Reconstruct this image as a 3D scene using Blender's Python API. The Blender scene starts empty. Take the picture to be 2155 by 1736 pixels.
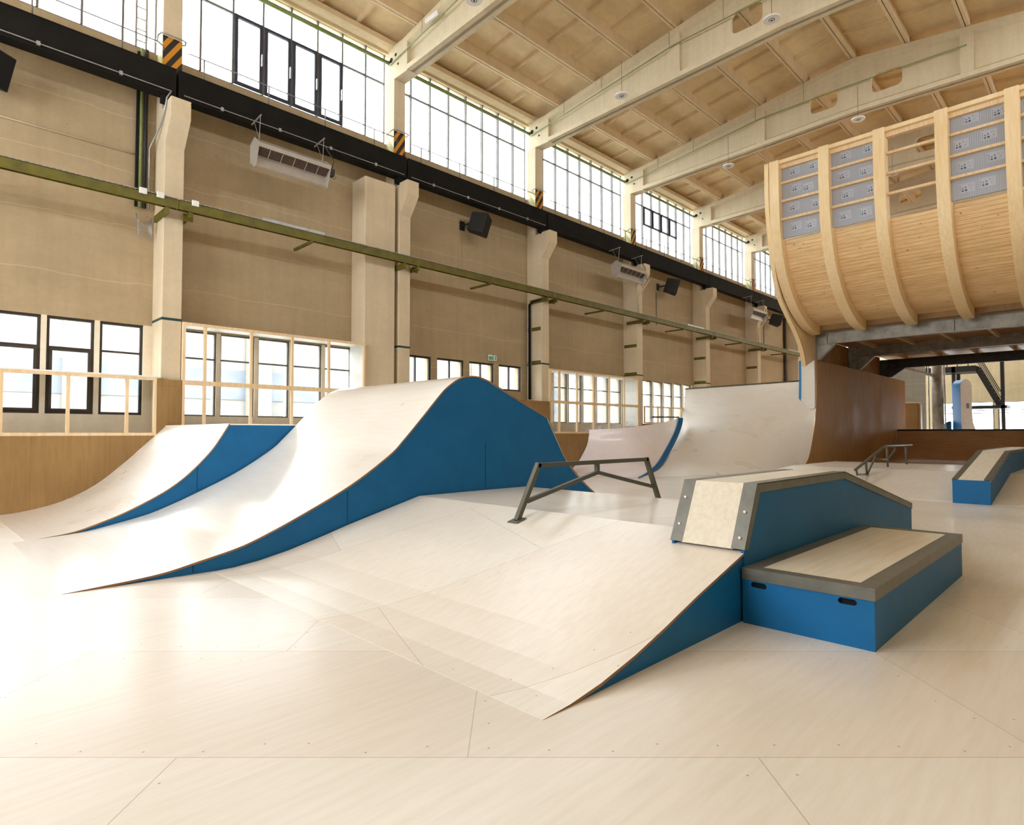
import bpy, math, random
from mathutils import Vector, Matrix
from mathutils.geometry import tessellate_polygon
random.seed(7)
SC = bpy.context.scene
COL = SC.collection
PI = math.pi

# ------------------------------------------------------------------ helpers
class MB:
    def __init__(s): s.v = []; s.f = []; s.m = []
    def add(s, vs, fs, m=0):
        o = len(s.v); s.v += [tuple(p) for p in vs]
        for f in fs: s.f.append([o + i for i in f]); s.m.append(m)
        return s
    def box(s, x0, x1, y0, y1, z0, z1, m=0):
        vs = [(x, y, z) for z in (z0, z1) for y in (y0, y1) for x in (x0, x1)]
        return s.add(vs, [(0,2,3,1),(4,5,7,6),(0,1,5,4),(2,6,7,3),(0,4,6,2),(1,3,7,5)], m)
    def obox(s, c, ax, ay, az, m=0):
        """oriented box: centre c and three half-axis vectors"""
        c = Vector(c); ax = Vector(ax); ay = Vector(ay); az = Vector(az)
        vs = [c + ax*i + ay*j + az*k for k in (-1,1) for j in (-1,1) for i in (-1,1)]
        return s.add(vs, [(0,2,3,1),(4,5,7,6),(0,1,5,4),(2,6,7,3),(0,4,6,2),(1,3,7,5)], m)
    def prism(s, poly, vec, m=0, mside=None):
        n = len(poly); vec = Vector(vec)
        a = [Vector(p) for p in poly]; b = [p + vec for p in a]
        s.add(a + b, [list(range(n))[::-1], [n + i for i in range(n)]], m)
        s.add(a + b, [(i, (i+1) % n, n + (i+1) % n, n + i) for i in range(n)], m if mside is None else mside)
        return s
    def prism_y(s, poly, y0, y1, m=0, mside=None):
        return s.prism([(x, y0, z) for x, z in poly], (0, y1 - y0, 0), m, mside)
    def prism_x(s, poly, x0, x1, m=0, mside=None):
        return s.prism([(x0, y, z) for y, z in poly], (x1 - x0, 0, 0), m, mside)
    def holed(s, outer, holes, mk, vec, m=0):
        """flat plate with holes, 2D loops mapped to 3D by mk, extruded by vec"""
        loops = [outer] + holes
        tris = tessellate_polygon([[Vector((p[0], p[1], 0)) for p in l] for l in loops])
        flat = [Vector(mk(p)) for l in loops for p in l]; n = len(flat); vec = Vector(vec)
        s.add(flat + [p + vec for p in flat], [tuple(t) for t in tris] + [tuple(n + i for i in t[::-1]) for t in tris], m)
        o = 0; fs = []
        for l in loops:
            k = len(l); fs += [(o+i, o+(i+1) % k, n+o+(i+1) % k, n+o+i) for i in range(k)]; o += k
        return s.add(flat + [p + vec for p in flat], fs, m)
    def bar(s, a, b, w, h=None, m=0, up=(0,0,1)):
        """rectangular bar from a to b, width w and height h"""
        a = Vector(a); b = Vector(b); d = (b - a).normalized(); h = h or w
        u = Vector(up)
        if abs(d.dot(u)) > .99: u = Vector((0,1,0))
        x = d.cross(u).normalized(); y = x.cross(d).normalized()
        return s.obox((a + b)/2, x*w/2, (b - a)/2, y*h/2, m)
    def tube(s, pts, r, n=10, m=0):
        pts = [Vector(p) for p in pts]; rings = []
        up = Vector((0,0,1)); prev = None
        for i, p in enumerate(pts):
            d = (pts[min(i+1, len(pts)-1)] - pts[max(i-1, 0)]).normalized()
            if prev is None:
                u = up if abs(d.dot(up)) < .95 else Vector((0,1,0))
                x = d.cross(u).normalized()
            else:
                x = (prev - d*prev.dot(d)).normalized()
            prev = x; y = d.cross(x)
            rings.append([p + x*math.cos(2*PI*k/n)*r + y*math.sin(2*PI*k/n)*r for k in range(n)])
        vs = [q for g in rings for q in g]; fs = []
        for i in range(len(rings)-1):
            fs += [(i*n+k, i*n+(k+1) % n, (i+1)*n+(k+1) % n, (i+1)*n+k) for k in range(n)]
        fs += [list(range(n))[::-1], [(len(rings)-1)*n + k for k in range(n)]]
        return s.add(vs, fs, m)
    def disc(s, c, r, z0, z1, n=32, m=0):
        c = Vector(c)
        return s.prism([(c.x + r*math.cos(2*PI*k/n), c.y + r*math.sin(2*PI*k/n), z0) for k in range(n)], (0,0,z1-z0), m)
    def skin(s, prof_a, prof_b, t, m=0, medge=0):
        """sheet of thickness t lofted between two profiles (lists of 3D points)"""
        A = [Vector(p) for p in prof_a]; B = [Vector(p) for p in prof_b]; n = len(A)
        def nor(P, Q, i):
            d = P[min(i+1, n-1)] - P[max(i-1, 0)]; e = Q[i] - P[i]
            k = d.cross(e).normalized()
            return k if k.z >= 0 or abs(k.z) < 1e-6 else -k
        nA = [nor(A, B, i) for i in range(n)]
        A2 = [A[i] - nA[i]*t for i in range(n)]; B2 = [B[i] - nA[i]*t for i in range(n)]
        vs = A + B + A2 + B2
        top = [(i, i+1, n+i+1, n+i) for i in range(n-1)]
        bot = [(2*n+i, 3*n+i, 3*n+i+1, 2*n+i+1) for i in range(n-1)]
        s.add(vs, top + bot, m)
        ed = [(i, 2*n+i, 2*n+i+1, i+1) for i in range(n-1)] + [(n+i, n+i+1, 3*n+i+1, 3*n+i) for i in range(n-1)]
        s.add(vs, [(0, n, 3*n, 2*n), (n-1, 3*n-1, 4*n-1, 2*n-1)], m)
        return s.add(vs, ed, medge)
    def build(s, name, mats, parent=None, smooth=False, bevel=0, auto=None):
        me = bpy.data.meshes.new(name)
        me.from_pydata(s.v, [], s.f)
        mats = mats if isinstance(mats, (list, tuple)) else [mats]
        for m in mats: me.materials.append(m)
        me.polygons.foreach_set('material_index', s.m)
        if smooth: me.polygons.foreach_set('use_smooth', [True]*len(me.polygons))
        me.validate(); me.update()
        import bmesh
        bm = bmesh.new(); bm.from_mesh(me)
        if auto is not None: bmesh.ops.remove_doubles(bm, verts=bm.verts, dist=1e-5)
        bmesh.ops.recalc_face_normals(bm, faces=bm.faces); bm.to_mesh(me); bm.free()
        if auto is not None:
            me.polygons.foreach_set('use_smooth', [True]*len(me.polygons))
            me.set_sharp_from_angle(angle=math.radians(auto))
        o = bpy.data.objects.new(name, me); COL.objects.link(o)
        if parent is not None:
            o.parent = parent
            if parent.type == 'EMPTY': o.location = -parent.location
        if bevel:
            b = o.modifiers.new('bevel', 'BEVEL'); b.width = bevel; b.segments = 2; b.limit_method = 'ANGLE'
        return o

def tag(o, label=None, cat=None, group=None, kind=None):
    for k, v in (('label', label), ('category', cat), ('group', group), ('kind', kind)):
        if v: o[k] = v
    return o
def thing(name, label, cat, loc=(0,0,0), group=None, kind=None):
    o = bpy.data.objects.new(name, None); COL.objects.link(o); o.location = loc; o.empty_display_size = .2
    return tag(o, label, cat, group, kind)
def dup(root, delta, label, group=None):
    r = root.copy(); COL.objects.link(r); r.location = root.location + Vector(delta); r['label'] = label
    if group: r['group'] = group
    for c in list(root.children):
        c2 = c.copy(); COL.objects.link(c2); c2.parent = r
        for g in list(c.children):
            g2 = g.copy(); COL.objects.link(g2); g2.parent = c2
    return r

def spline(pts, n=6):
    """Catmull-Rom through 2D/3D points"""
    P = [Vector(p) for p in pts]; P = [P[0]*2 - P[1]] + P + [P[-1]*2 - P[-2]]; out = []
    for i in range(1, len(P)-2):
        for k in range(n):
            t = k/n; a, b, c, d = P[i-1:i+3]
            out.append(.5*((2*b) + (c-a)*t + (2*a-5*b+4*c-d)*t*t + (3*b-a-3*c+d)*t**3))
    out.append(P[-2]); return out

# ------------------------------------------------------------------ materials
def srgb(r, g, b):
    return tuple(((c/255)/12.92 if c/255 <= .04045 else ((c/255+.055)/1.055)**2.4) for c in (r, g, b)) + (1,)
def newmat(name):
    m = bpy.data.materials.new(name); m.use_nodes = True
    nt = m.node_tree; return m, nt, nt.nodes['Principled BSDF']
def N(nt, t, **kw):
    n = nt.nodes.new(t)
    for k, v in kw.items():
        if k in n.inputs: n.inputs[k].default_value = v
        else: setattr(n, k, v)
    return n
def mix(nt, fac, a, b, mode='MIX'):
    n = nt.nodes.new('ShaderNodeMix'); n.data_type = 'RGBA'; n.blend_type = mode
    for i, v in ((0, fac), (6, a), (7, b)):
        if isinstance(v, bpy.types.NodeSocket): nt.links.new(v, n.inputs[i])
        else: n.inputs[i].default_value = v
    return n.outputs[2]
def math_(nt, op, a, b=0., c=0.):
    n = nt.nodes.new('ShaderNodeMath'); n.operation = op
    for i, v in enumerate((a, b, c)):
        if isinstance(v, bpy.types.NodeSocket): nt.links.new(v, n.inputs[i])
        else: n.inputs[i].default_value = v
    return n.outputs[0]
def coords(nt, scale=(1,1,1), rot=(0,0,0), loc=(0,0,0)):
    tc = N(nt, 'ShaderNodeTexCoord'); mp = N(nt, 'ShaderNodeMapping')
    mp.inputs['Scale'].default_value = scale; mp.inputs['Rotation'].default_value = rot; mp.inputs['Location'].default_value = loc
    nt.links.new(tc.outputs['Object'], mp.inputs['Vector']); return mp.outputs[0]
def noise(nt, vec, scale, detail=4, rough=.55):
    n = N(nt, 'ShaderNodeTexNoise', Scale=scale, Detail=detail, Roughness=rough); nt.links.new(vec, n.inputs['Vector']); return n.outputs[0]
def ramp(nt, fac, stops):
    r = N(nt, 'ShaderNodeValToRGB'); e = r.color_ramp.elements
    e[0].position, e[0].color = stops[0][0], stops[0][1]; e[1].position, e[1].color = stops[-1][0], stops[-1][1]
    for p, c in stops[1:-1]:
        x = e.new(p); x.color = c
    nt.links.new(fac, r.inputs[0]); return r.outputs[0]
def bump(nt, bsdf, h, strength, dist=.01):
    b = N(nt, 'ShaderNodeBump', Strength=strength, Distance=dist); nt.links.new(h, b.inputs['Height']); nt.links.new(b.outputs[0], bsdf.inputs['Normal'])
W = (1,1,1,1); K = (0,0,0,1)

def plain(name, c, rough=.6, metal=0, spec=.5, var=.12, scale=6):
    m, nt, b = newmat(name)
    v = noise(nt, coords(nt), scale, 5)
    d = tuple(x*(1-var*2) for x in c[:3]) + (1,); l = tuple(min(1, x*(1+var)) for x in c[:3]) + (1,)
    nt.links.new(ramp(nt, v, [(.3, d), (.55, c), (.75, l)]), b.inputs['Base Color'])
    b.inputs['Roughness'].default_value = rough; b.inputs['Metallic'].default_value = metal; b.inputs['Specular IOR Level'].default_value = spec
    return m

def plywood(name, c1, c2, rough=.4, grain=(1, 12, 12), rot=(0,0,0), spec=.5, coat=0, sheets=None, speck=True, coat_rough=.3):
    """sheets = (width, height, rotZ, offset, axes) draws the joints between plywood boards and their screws"""
    m, nt, b = newmat(name)
    g = coords(nt, grain, rot)
    n1 = noise(nt, g, 1.6, 6, .6); n2 = noise(nt, coords(nt, (.55,.55,.55)), 1.0, 3)
    col = ramp(nt, n1, [(.28, c2), (.62, c1)])
    big = ramp(nt, n2, [(.35, tuple(x*.93 for x in c1[:3])+(1,)), (.65, W)])
    col = mix(nt, .3, col, big, 'MULTIPLY')
    if sheets:
        w, h, rz, off, axes = sheets
        tc = N(nt, 'ShaderNodeTexCoord'); sp = N(nt, 'ShaderNodeSeparateXYZ'); cb = N(nt, 'ShaderNodeCombineXYZ')
        nt.links.new(tc.outputs['Object'], sp.inputs[0])
        nt.links.new(sp.outputs[axes[0]], cb.inputs[0]); nt.links.new(sp.outputs[axes[1]], cb.inputs[1])
        mp = N(nt, 'ShaderNodeMapping'); mp.inputs['Rotation'].default_value = (0,0,rz); mp.inputs['Location'].default_value = off
        nt.links.new(cb.outputs[0], mp.inputs[0])
        br = N(nt, 'ShaderNodeTexBrick', offset=.5, Scale=1.0); br.inputs['Brick Width'].default_value = w; br.inputs['Row Height'].default_value = h
        br.inputs['Mortar Size'].default_value = .0035; br.inputs['Mortar Smooth'].default_value = .3; br.inputs['Bias'].default_value = 0
        br.inputs['Color1'].default_value = W; br.inputs['Color2'].default_value = (.93,.87,.825,1); br.inputs['Mortar'].default_value = (.62,.56,.50,1)
        nt.links.new(mp.outputs[0], br.inputs[0])
        col = mix(nt, .85, col, br.outputs[0], 'MULTIPLY')
        # screw heads: dots on a 0.3 m grid kept only near the joints
        vo = N(nt, 'ShaderNodeTexVoronoi', Scale=3.6, Randomness=.35); vo.voronoi_dimensions = '2D'; nt.links.new(mp.outputs[0], vo.inputs['Vector'])
        dot = math_(nt, 'LESS_THAN', vo.outputs['Distance'], .021)
        br2 = N(nt, 'ShaderNodeTexBrick', offset=.5, Scale=1.0); br2.inputs['Brick Width'].default_value = w; br2.inputs['Row Height'].default_value = h
        br2.inputs['Mortar Size'].default_value = .16; br2.inputs['Mortar Smooth'].default_value = 0
        nt.links.new(mp.outputs[0], br2.inputs[0])
        col = mix(nt, math_(nt, 'MULTIPLY', math_(nt, 'MULTIPLY', dot, br2.outputs['Fac']), .6), col, srgb(95, 78, 60))
    if speck:
        s = noise(nt, coords(nt, (1.3, 3.5, 2), (0,0,.6)), 2.2, 8, .7)
        col = mix(nt, math_(nt, 'MULTIPLY', ramp(nt, s, [(.66, K), (.8, W)]), .25), col, srgb(150, 135, 110))
    nt.links.new(col, b.inputs['Base Color'])
    rr = ramp(nt, n2, [(.3, (rough*.85,)*3+(1,)), (.7, (rough*1.15,)*3+(1,))]); nt.links.new(rr, b.inputs['Roughness'])
    b.inputs['Specular IOR Level'].default_value = spec
    b.inputs['Coat Weight'].default_value = coat; b.inputs['Coat Roughness'].default_value = coat_rough
    return m

def concrete(name, c, dark=.72, lines=True, stain=.5):
    m, nt, b = newmat(name)
    p = coords(nt)
    n1 = noise(nt, coords(nt, (.35,.35,.9)), 1.1, 6, .6); n2 = noise(nt, p, 9, 6, .7); n3 = noise(nt, coords(nt, (3,3,.25)), 1.6, 4)
    d = tuple(x*dark for x in c[:3]) + (1,)
    col = ramp(nt, n1, [(.32, d), (.6, c)])
    col = mix(nt, .35, col, ramp(nt, n3, [(.3, tuple(x*.78 for x in (1,.97,.92))+(1,)), (.6, W)]), 'MULTIPLY')
    col = mix(nt, .3, col, ramp(nt, n2, [(.35, (.8,.78,.74,1)), (.65, W)]), 'MULTIPLY')
    vo = N(nt, 'ShaderNodeTexVoronoi', Scale=1.7); nt.links.new(p, vo.inputs['Vector'])
    col = mix(nt, math_(nt, 'MULTIPLY', math_(nt, 'LESS_THAN', vo.outputs['Distance'], .03), stain), col, srgb(110, 88, 62))
    h = n2
    if lines:
        sp = N(nt, 'ShaderNodeSeparateXYZ'); nt.links.new(p, sp.inputs[0])
        wob = math_(nt, 'ADD', sp.outputs[2], math_(nt, 'MULTIPLY', noise(nt, coords(nt, (.5,.5,.5)), 1.4, 3), .25))
        fr = math_(nt, 'FRACT', math_(nt, 'MULTIPLY', wob, .82))
        ln = math_(nt, 'LESS_THAN', fr, .018)
        col = mix(nt, math_(nt, 'MULTIPLY', ln, .22), col, srgb(225, 205, 170))
    nt.links.new(col, b.inputs['Base Color']); b.inputs['Roughness'].default_value = .75; b.inputs['Specular IOR Level'].default_value = .3
    bump(nt, b, h, .25, .01); return m

def hazard(name, ca, cb, ax='X'):
    m, nt, b = newmat(name)
    sp = N(nt, 'ShaderNodeSeparateXYZ'); nt.links.new(coords(nt), sp.inputs[0])
    d = math_(nt, 'SUBTRACT', math_(nt, 'MULTIPLY', sp.outputs[2], .62), sp.outputs[0 if ax == 'X' else 1])
    f = math_(nt, 'LESS_THAN', math_(nt, 'FRACT', math_(nt, 'MULTIPLY', d, 4.3)), .48)
    nt.links.new(mix(nt, f, ca, cb), b.inputs['Base Color']); b.inputs['Roughness'].default_value = .55; return m

def glass(name, tint=(.97,.985,.98,1), refl=.06):
    m, nt, b = newmat(name); nt.nodes.remove(b)
    o = nt.nodes['Material Output']; t = N(nt, 'ShaderNodeBsdfTransparent', Color=tint); g = N(nt, 'ShaderNodeBsdfGlossy', Roughness=.06)
    fr = N(nt, 'ShaderNodeFresnel', IOR=1.35); f = math_(nt, 'MULTIPLY', fr.outputs[0], refl*10)
    mx = N(nt, 'ShaderNodeMixShader'); nt.links.new(f, mx.inputs[0]); nt.links.new(t.outputs[0], mx.inputs[1]); nt.links.new(g.outputs[0], mx.inputs[2])
    nt.links.new(mx.outputs[0], o.inputs[0]); return m

YAW = math.radians(45.1)
M = {}
PLY1, PLY2 = srgb(236, 226, 206), srgb(220, 204, 178)
M['floor'] = plywood('floor_plywood', srgb(238, 234, 226), srgb(230, 224, 213), .42, grain=(1.2, 14, 14), rot=(0,0,-YAW-PI/2+PI/2), sheets=(2.69, 1.37, -(YAW-PI/2), (1.55, -2.87+1.37*2, 0), (0,1)), spec=.4, coat=.6, coat_rough=.25)
M['bank'] = plywood('bank_plywood', srgb(240, 236, 228), srgb(232, 226, 215), .42, grain=(1.2, 14, 14), rot=(0,0,.6), sheets=(3.1, 1.9, .35, (.4, .55, 0), (0,1)), spec=.4, coat=.6, coat_rough=.25)
M['ramp'] = plywood('ramp_plywood', srgb(244, 241, 235), srgb(238, 233, 223), .30, grain=(12, .8, 12), spec=.5, coat=1.0, coat_rough=.2, speck=False)
M['lavender'] = plywood('pale_ramp_laminate', srgb(246, 240, 244), srgb(240, 233, 236), .25, grain=(8, .6, 8), coat=1.0, coat_rough=.2, speck=False)
M['ledge_ply'] = plywood('ledge_top_plywood', srgb(228, 222, 208), srgb(216, 207, 188), .45, grain=(1, 14, 14), spec=.35)
M['fence'] = plywood('fence_plywood', srgb(160, 128, 82), srgb(148, 115, 70), .55, grain=(10, 10, 1), spec=.3, sheets=(1.25, 2.5, 0, (.2, 0, 0), (0,2)))
M['brown'] = plywood('varnished_brown_plywood', srgb(196, 158, 108), srgb(180, 140, 92), .6, grain=(8, 8, .8), spec=.08, sheets=(1.6, 6, 0, (.3, .5, 0), (0,2)))
M['back'] = plywood('dark_brown_plywood', srgb(190, 148, 100), srgb(172, 128, 82), .4, grain=(8, 1, 8), spec=.4)
M['edge'] = plain('plywood_edge', srgb(150, 112, 76), .6)
M['blue'] = plain('blue_painted_panel', srgb(16, 100, 156), .5, spec=.25, var=.05, scale=3)
M['blue_bright'] = plain('bright_blue_edge_paint', srgb(42, 132, 205), .45, var=.04)
M['teal'] = plain('teal_painted_stripe', srgb(20, 66, 66), .55)
M['steel'] = plain('grey_steel_edging', srgb(112, 112, 104), .42, metal=.35, var=.1, scale=9)
M['rail'] = plain('grey_green_painted_steel', srgb(92, 90, 78), .42, metal=.2, var=.06)
M['crane'] = plain('black_painted_steel', srgb(20, 18, 15), .75, spec=.2, var=.25, scale=2)
M['olive'] = plain('olive_painted_steel', srgb(98, 90, 14), .5, var=.18, scale=5)
M['olive_pipe'] = plain('green_painted_pipe', srgb(128, 140, 82), .45, var=.1)
M['galv'] = plain('galvanised_steel', srgb(165, 165, 162), .4, metal=.6, var=.1)
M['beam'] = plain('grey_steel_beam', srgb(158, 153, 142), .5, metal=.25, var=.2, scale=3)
M['darkbeam'] = plain('dark_grey_steel', srgb(72, 68, 62), .55, var=.2)  # dark grey steel of the rear beam and stair treads
M['wall'] = concrete('painted_concrete_wall', srgb(180, 160, 128), .86)
M['wall_lit'] = concrete('window_lit_wall_base', srgb(240, 228, 206), .9, lines=False)  # scattered window light put into the colour of lower wall and piers
M['column'] = concrete('painted_concrete_column', srgb(216, 199, 170), .9, lines=False)
M['girder'] = concrete('painted_concrete_girder', srgb(216, 202, 172), .92, lines=False, stain=.8)
M['ceiling'] = concrete('painted_roof_panels', srgb(236, 214, 172), .92, lines=False, stain=.15)
M['purlin'] = concrete('painted_roof_ribs', srgb(224, 201, 164), .92, lines=False, stain=.1)
M['grey_wall'] = concrete('grey_concrete', srgb(150, 146, 136), .8)
M['end_wall'] = concrete('beige_end_wall', srgb(196, 182, 150), .85)
M['timber'] = plywood('spruce_stud', srgb(236, 212, 176), srgb(220, 190, 148), .6, grain=(10, 10, 1), spec=.25)
M['glulam'] = plywood('glued_timber_rib', srgb(244, 220, 176), srgb(234, 204, 156), .55, grain=(9, 9, .9), spec=.3)
M['white_ply'] = plain('white_sill_board', srgb(240, 238, 232), .5, var=.03)
M['frame_dark'] = plain('dark_window_frame', srgb(58, 48, 40), .55, var=.2)
M['frame_grey'] = plain('grey_window_frame', srgb(112, 108, 102), .5, var=.1)
M['frame_navy'] = plain('navy_casement_frame', srgb(48, 50, 66), .5, var=.1)
M['pane'] = glass('window_glass')
M['sheet'] = glass('clear_plastic_sheet', (.95,.955,.96,1), .025)
M['black'] = plain('black_cabinet', srgb(20, 18, 17), .6, var=.1)
M['hole'] = plain('dark_recess', srgb(8, 8, 9), .9, var=0)
M['white'] = plain('white_lamp_body', srgb(232, 228, 226), .4, var=.03)
M['led'] = plain('lamp_ring_grey', srgb(120, 118, 116), .4)
M['heater'] = plain('heater_housing', srgb(196, 190, 182), .35, metal=.5, var=.06)
M['burner'] = plain('heater_ceramic_burner', srgb(70, 52, 40), .7, var=.25, scale=20)
M['hazard'] = hazard('black_amber_stripes', srgb(34, 30, 24), srgb(206, 136, 24))
M['hazard_side'] = hazard('pale_side_stripes', srgb(225, 218, 180), srgb(196, 184, 120), 'Y')
M['brick_out'] = plain('pale_facade', srgb(136, 134, 131), .8, var=.1, scale=.5)
M['blue_out'] = plain('blue_grey_facade_band', srgb(116, 122, 133), .7, var=.12, scale=.8)
M['cream_out'] = plain('cream_facade_pier', srgb(140, 134, 120), .8, var=.04)
M['ground'] = plain('outside_paving', srgb(200, 198, 194), .9)
M['green'] = plain('sign_green', srgb(20, 160, 110), .4, var=.02)

def planks_mat():
    m, nt, b = newmat('spruce_planks')
    geo = N(nt, 'ShaderNodeNewGeometry'); r = geo.outputs['Random Per Island']
    g = noise(nt, coords(nt, (14, .9, 14)), 2.2, 6, .6)
    col = ramp(nt, g, [(.3, srgb(222, 180, 124)), (.65, srgb(246, 218, 170))])
    col = mix(nt, .6, col, ramp(nt, r, [(0, (.84,.8,.74,1)), (1, W)]), 'MULTIPLY')
    vo = N(nt, 'ShaderNodeTexVoronoi', Scale=1.0); nt.links.new(coords(nt, (5, 2.1, 5)), vo.inputs['Vector'])
    col = mix(nt, ramp(nt, vo.outputs['Distance'], [(.05, W), (.09, K)]), col, srgb(104, 62, 26))
    nt.links.new(col, b.inputs['Base Color']); b.inputs['Roughness'].default_value = .55; b.inputs['Specular IOR Level'].default_value = .3
    return m
M['planks'] = planks_mat()
def wrap_mat():
    m, nt, b = newmat('printed_insulation_wrap')
    sp = N(nt, 'ShaderNodeSeparateXYZ'); nt.links.new(coords(nt), sp.inputs[0])
    f = math_(nt, 'LESS_THAN', math_(nt, 'FRACT', math_(nt, 'MULTIPLY', sp.outputs[1], 24)), .45)
    n = noise(nt, coords(nt), 1.7, 4)
    col = mix(nt, f, srgb(150, 155, 168), srgb(188, 190, 196))
    col = mix(nt, ramp(nt, n, [(.4, K), (.7, (.5,.5,.5,1))]), col, srgb(168, 172, 184))
    nt.links.new(col, b.inputs['Base Color']); b.inputs['Roughness'].default_value = .3; b.inputs['Coat Weight'].default_value = .4
    bump(nt, b, noise(nt, coords(nt), 6, 3), .3, .02); return m
M['wrap'] = wrap_mat()
M['wrap_label'] = plain('wrap_print_pale', srgb(182, 186, 196), .4, var=.03)
M['wrap_ink'] = plain('wrap_print_ink', srgb(82, 88, 116), .5, var=.05)

# ------------------------------------------------------------------ hall dimensions
S, X0, CW = 6.04, 3.84, .39            # bay length, first column's face, column width
YC, YCU, YW = 14.48, 14.78, 15.2       # column face, upper column face, wall face
XA, XB = -8.24, 55.0                   # ends of the hall
YR, RIDGE = -3.04, 6.08                # opposite wall, roof ridge
def cx(k): return X0 + S*k
def roof(y): return 13.94 - .132*abs(y - RIDGE)
ORD = ['', 'first', 'second', 'third', 'fourth', 'fifth', 'sixth', 'seventh', 'eighth', 'ninth']

# ------------------------------------------------------------------ floor
f = MB(); f.box(XA, XB, YR, YW, -.25, 0)
tag(f.build('floor', M['floor']), 'pale plywood skatepark floor of large screwed sheets', 'floor', kind='structure')

# ------------------------------------------------------------------ long wall with its windows
LOW = {}                               # bay -> list of (x0, x1, z0, z1) lower windows
for j in range(-1, 9):
    bs = cx(j-1) + CW
    if j == 2: LOW[j] = [(bs + .2 + 1.345*i, bs + 1.32 + 1.345*i, 2.98, 3.87) for i in range(4)]
    elif j >= 0: LOW[j] = [(bs + .18 + .9*i, bs + .99 + .9*i, 1.89, 3.87) for i in range(6)]
w = MB()
for j in range(-1, 9):
    a, b = cx(j-1), min(cx(j), XB)
    if j not in LOW: w.box(a, b, YW, YW+.35, -.25, 10.03); continue
    zs = LOW[j][0][2]
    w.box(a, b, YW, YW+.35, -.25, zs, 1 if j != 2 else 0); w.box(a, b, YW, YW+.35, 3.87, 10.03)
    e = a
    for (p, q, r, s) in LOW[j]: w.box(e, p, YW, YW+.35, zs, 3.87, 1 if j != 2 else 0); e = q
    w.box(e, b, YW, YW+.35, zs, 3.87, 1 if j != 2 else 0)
w.box(XA, XB, YW, YW+.35, 12.86, 13.1)
w.box(XA, cx(-1), YW, YW+.35, 10.03, 12.86)
tag(w.build('wall_north', [M['wall'], M['wall_lit']]), 'long beige concrete wall below and between the window bands', 'wall', kind='structure')

BAYLOC = {0: 'at the left edge, before the nearest column', 1: 'between the first and second columns from the left',
          2: 'between the second and third columns from the left', 3: 'between the third and fourth columns from the left',
          4: 'between the fourth and fifth columns from the left', 5: 'between the fifth and sixth columns from the left',
          6: 'beyond the sixth column by the curved timber wall', 7: 'hidden far beyond the curved timber wall', 8: 'at the very end of the long wall'}
WN = 0
for j in range(0, 9):
    bs = cx(j-1) + CW; be = cx(j)
    # ---- clerestory window
    WN += 1
    r = thing('window_%d' % WN, 'tall clerestory window ' + BAYLOC[j], 'window', (bs, 15.3, 10.05), kind='structure')
    fm = MB(); y0, y1 = 15.27, 15.33
    fm.box(bs, be, y0, y1, 10.03, 10.09); fm.box(bs, be, y0, y1, 12.78, 12.86)
    for i in range(8):
        x = bs + .53 + .742*i
        if x < be - .1: fm.box(x-.022, x+.022, y0-.03, y1+.01, 10.09, 12.78)
    fm.box(bs, be, y0, y1, 11.85, 11.89); fm.box(bs, bs+.04, y0, y1, 10.09, 12.78); fm.box(be-.04, be, y0, y1, 10.09, 12.78)
    fm.build('window_frame', M['frame_grey'], r)
    g = MB(); g.box(bs, be, 15.295, 15.305, 10.05, 12.84); g.build('glass_pane', M['pane'], r)
    if j in (1, 4):
        for i in range(4):
            xa = bs + .53 + .742*(i+1) + .03; xb = xa + .742 - .06
            c = MB(); zt, zb = (11.84, 10.1) if j == 1 else (11.84, 10.98)
            c.box(xa, xa+.075, 15.2, 15.27, zb, zt); c.box(xb-.075, xb, 15.2, 15.27, zb, zt); c.box(xa+.075, xb-.075, 15.2, 15.27, zt-.07, zt); c.box(xa+.075, xb-.075, 15.2, 15.27, zb, zb+.07)
            co = c.build('casement', M['frame_navy'], r)
            if j == 1:
                h = MB(); h.box(xb-.05, xb-.02, 15.12, 15.2, 10.75, 11.05); h.build('handle', M['galv'], co)
    if j == 0 or j > 6: pass
    # ---- lower windows
    if j > 6: continue
    for i, (p, q, z0, z1) in enumerate(LOW[j]):
        if j == 0 and i < 2: continue
        WN += 1
        lab = '%s of the low windows %s' % ({0: 'only half-visible' if 0 else ORD[i+1]}.get(0), BAYLOC[j])
        r = thing('window_%d' % WN, '%s low window %s' % (ORD[i+1], BAYLOC[j]), 'window', (p, 15.3, z0), kind='structure')
        m = M['frame_dark'] if j in (0, 2) else M['frame_grey']; t = .055 if j in (0, 2) else .035
        fm = MB(); y0, y1 = 15.26, 15.33
        fm.box(p, p+t, y0, y1, z0, z1); fm.box(q-t, q, y0, y1, z0, z1); fm.box(p+t, q-t, y0, y1, z1-t, z1); fm.box(p+t, q-t, y0, y1, z0, z0+t)
        if j == 2: fm.box((p+q)/2-.018, (p+q)/2+.018, y0, y1, z0+t, z1-t)
        else: fm.box(p+t, q-t, y0, y1, 3.22, 3.26)
        fm.build('window_frame', m, r)
        if j == 0 and i < 5:
            c = MB(); k = .05; c.box(p+t, p+t+k, 15.23, 15.28, z0+t, 3.22); c.box(q-t-k, q-t, 15.23, 15.28, z0+t, 3.22); c.box(p+t+k, q-t-k, 15.23, 15.28, z0+t, z0+t+k); c.box(p+t+k, q-t-k, 15.23, 15.28, 3.17, 3.22)
            c.build('sash', m, r)
        g = MB(); g.box(p+t*.5, q-t*.5, 15.295, 15.303, z0+t*.5, z1-t*.5); g.build('glass_pane', M['pane'], r)

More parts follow.
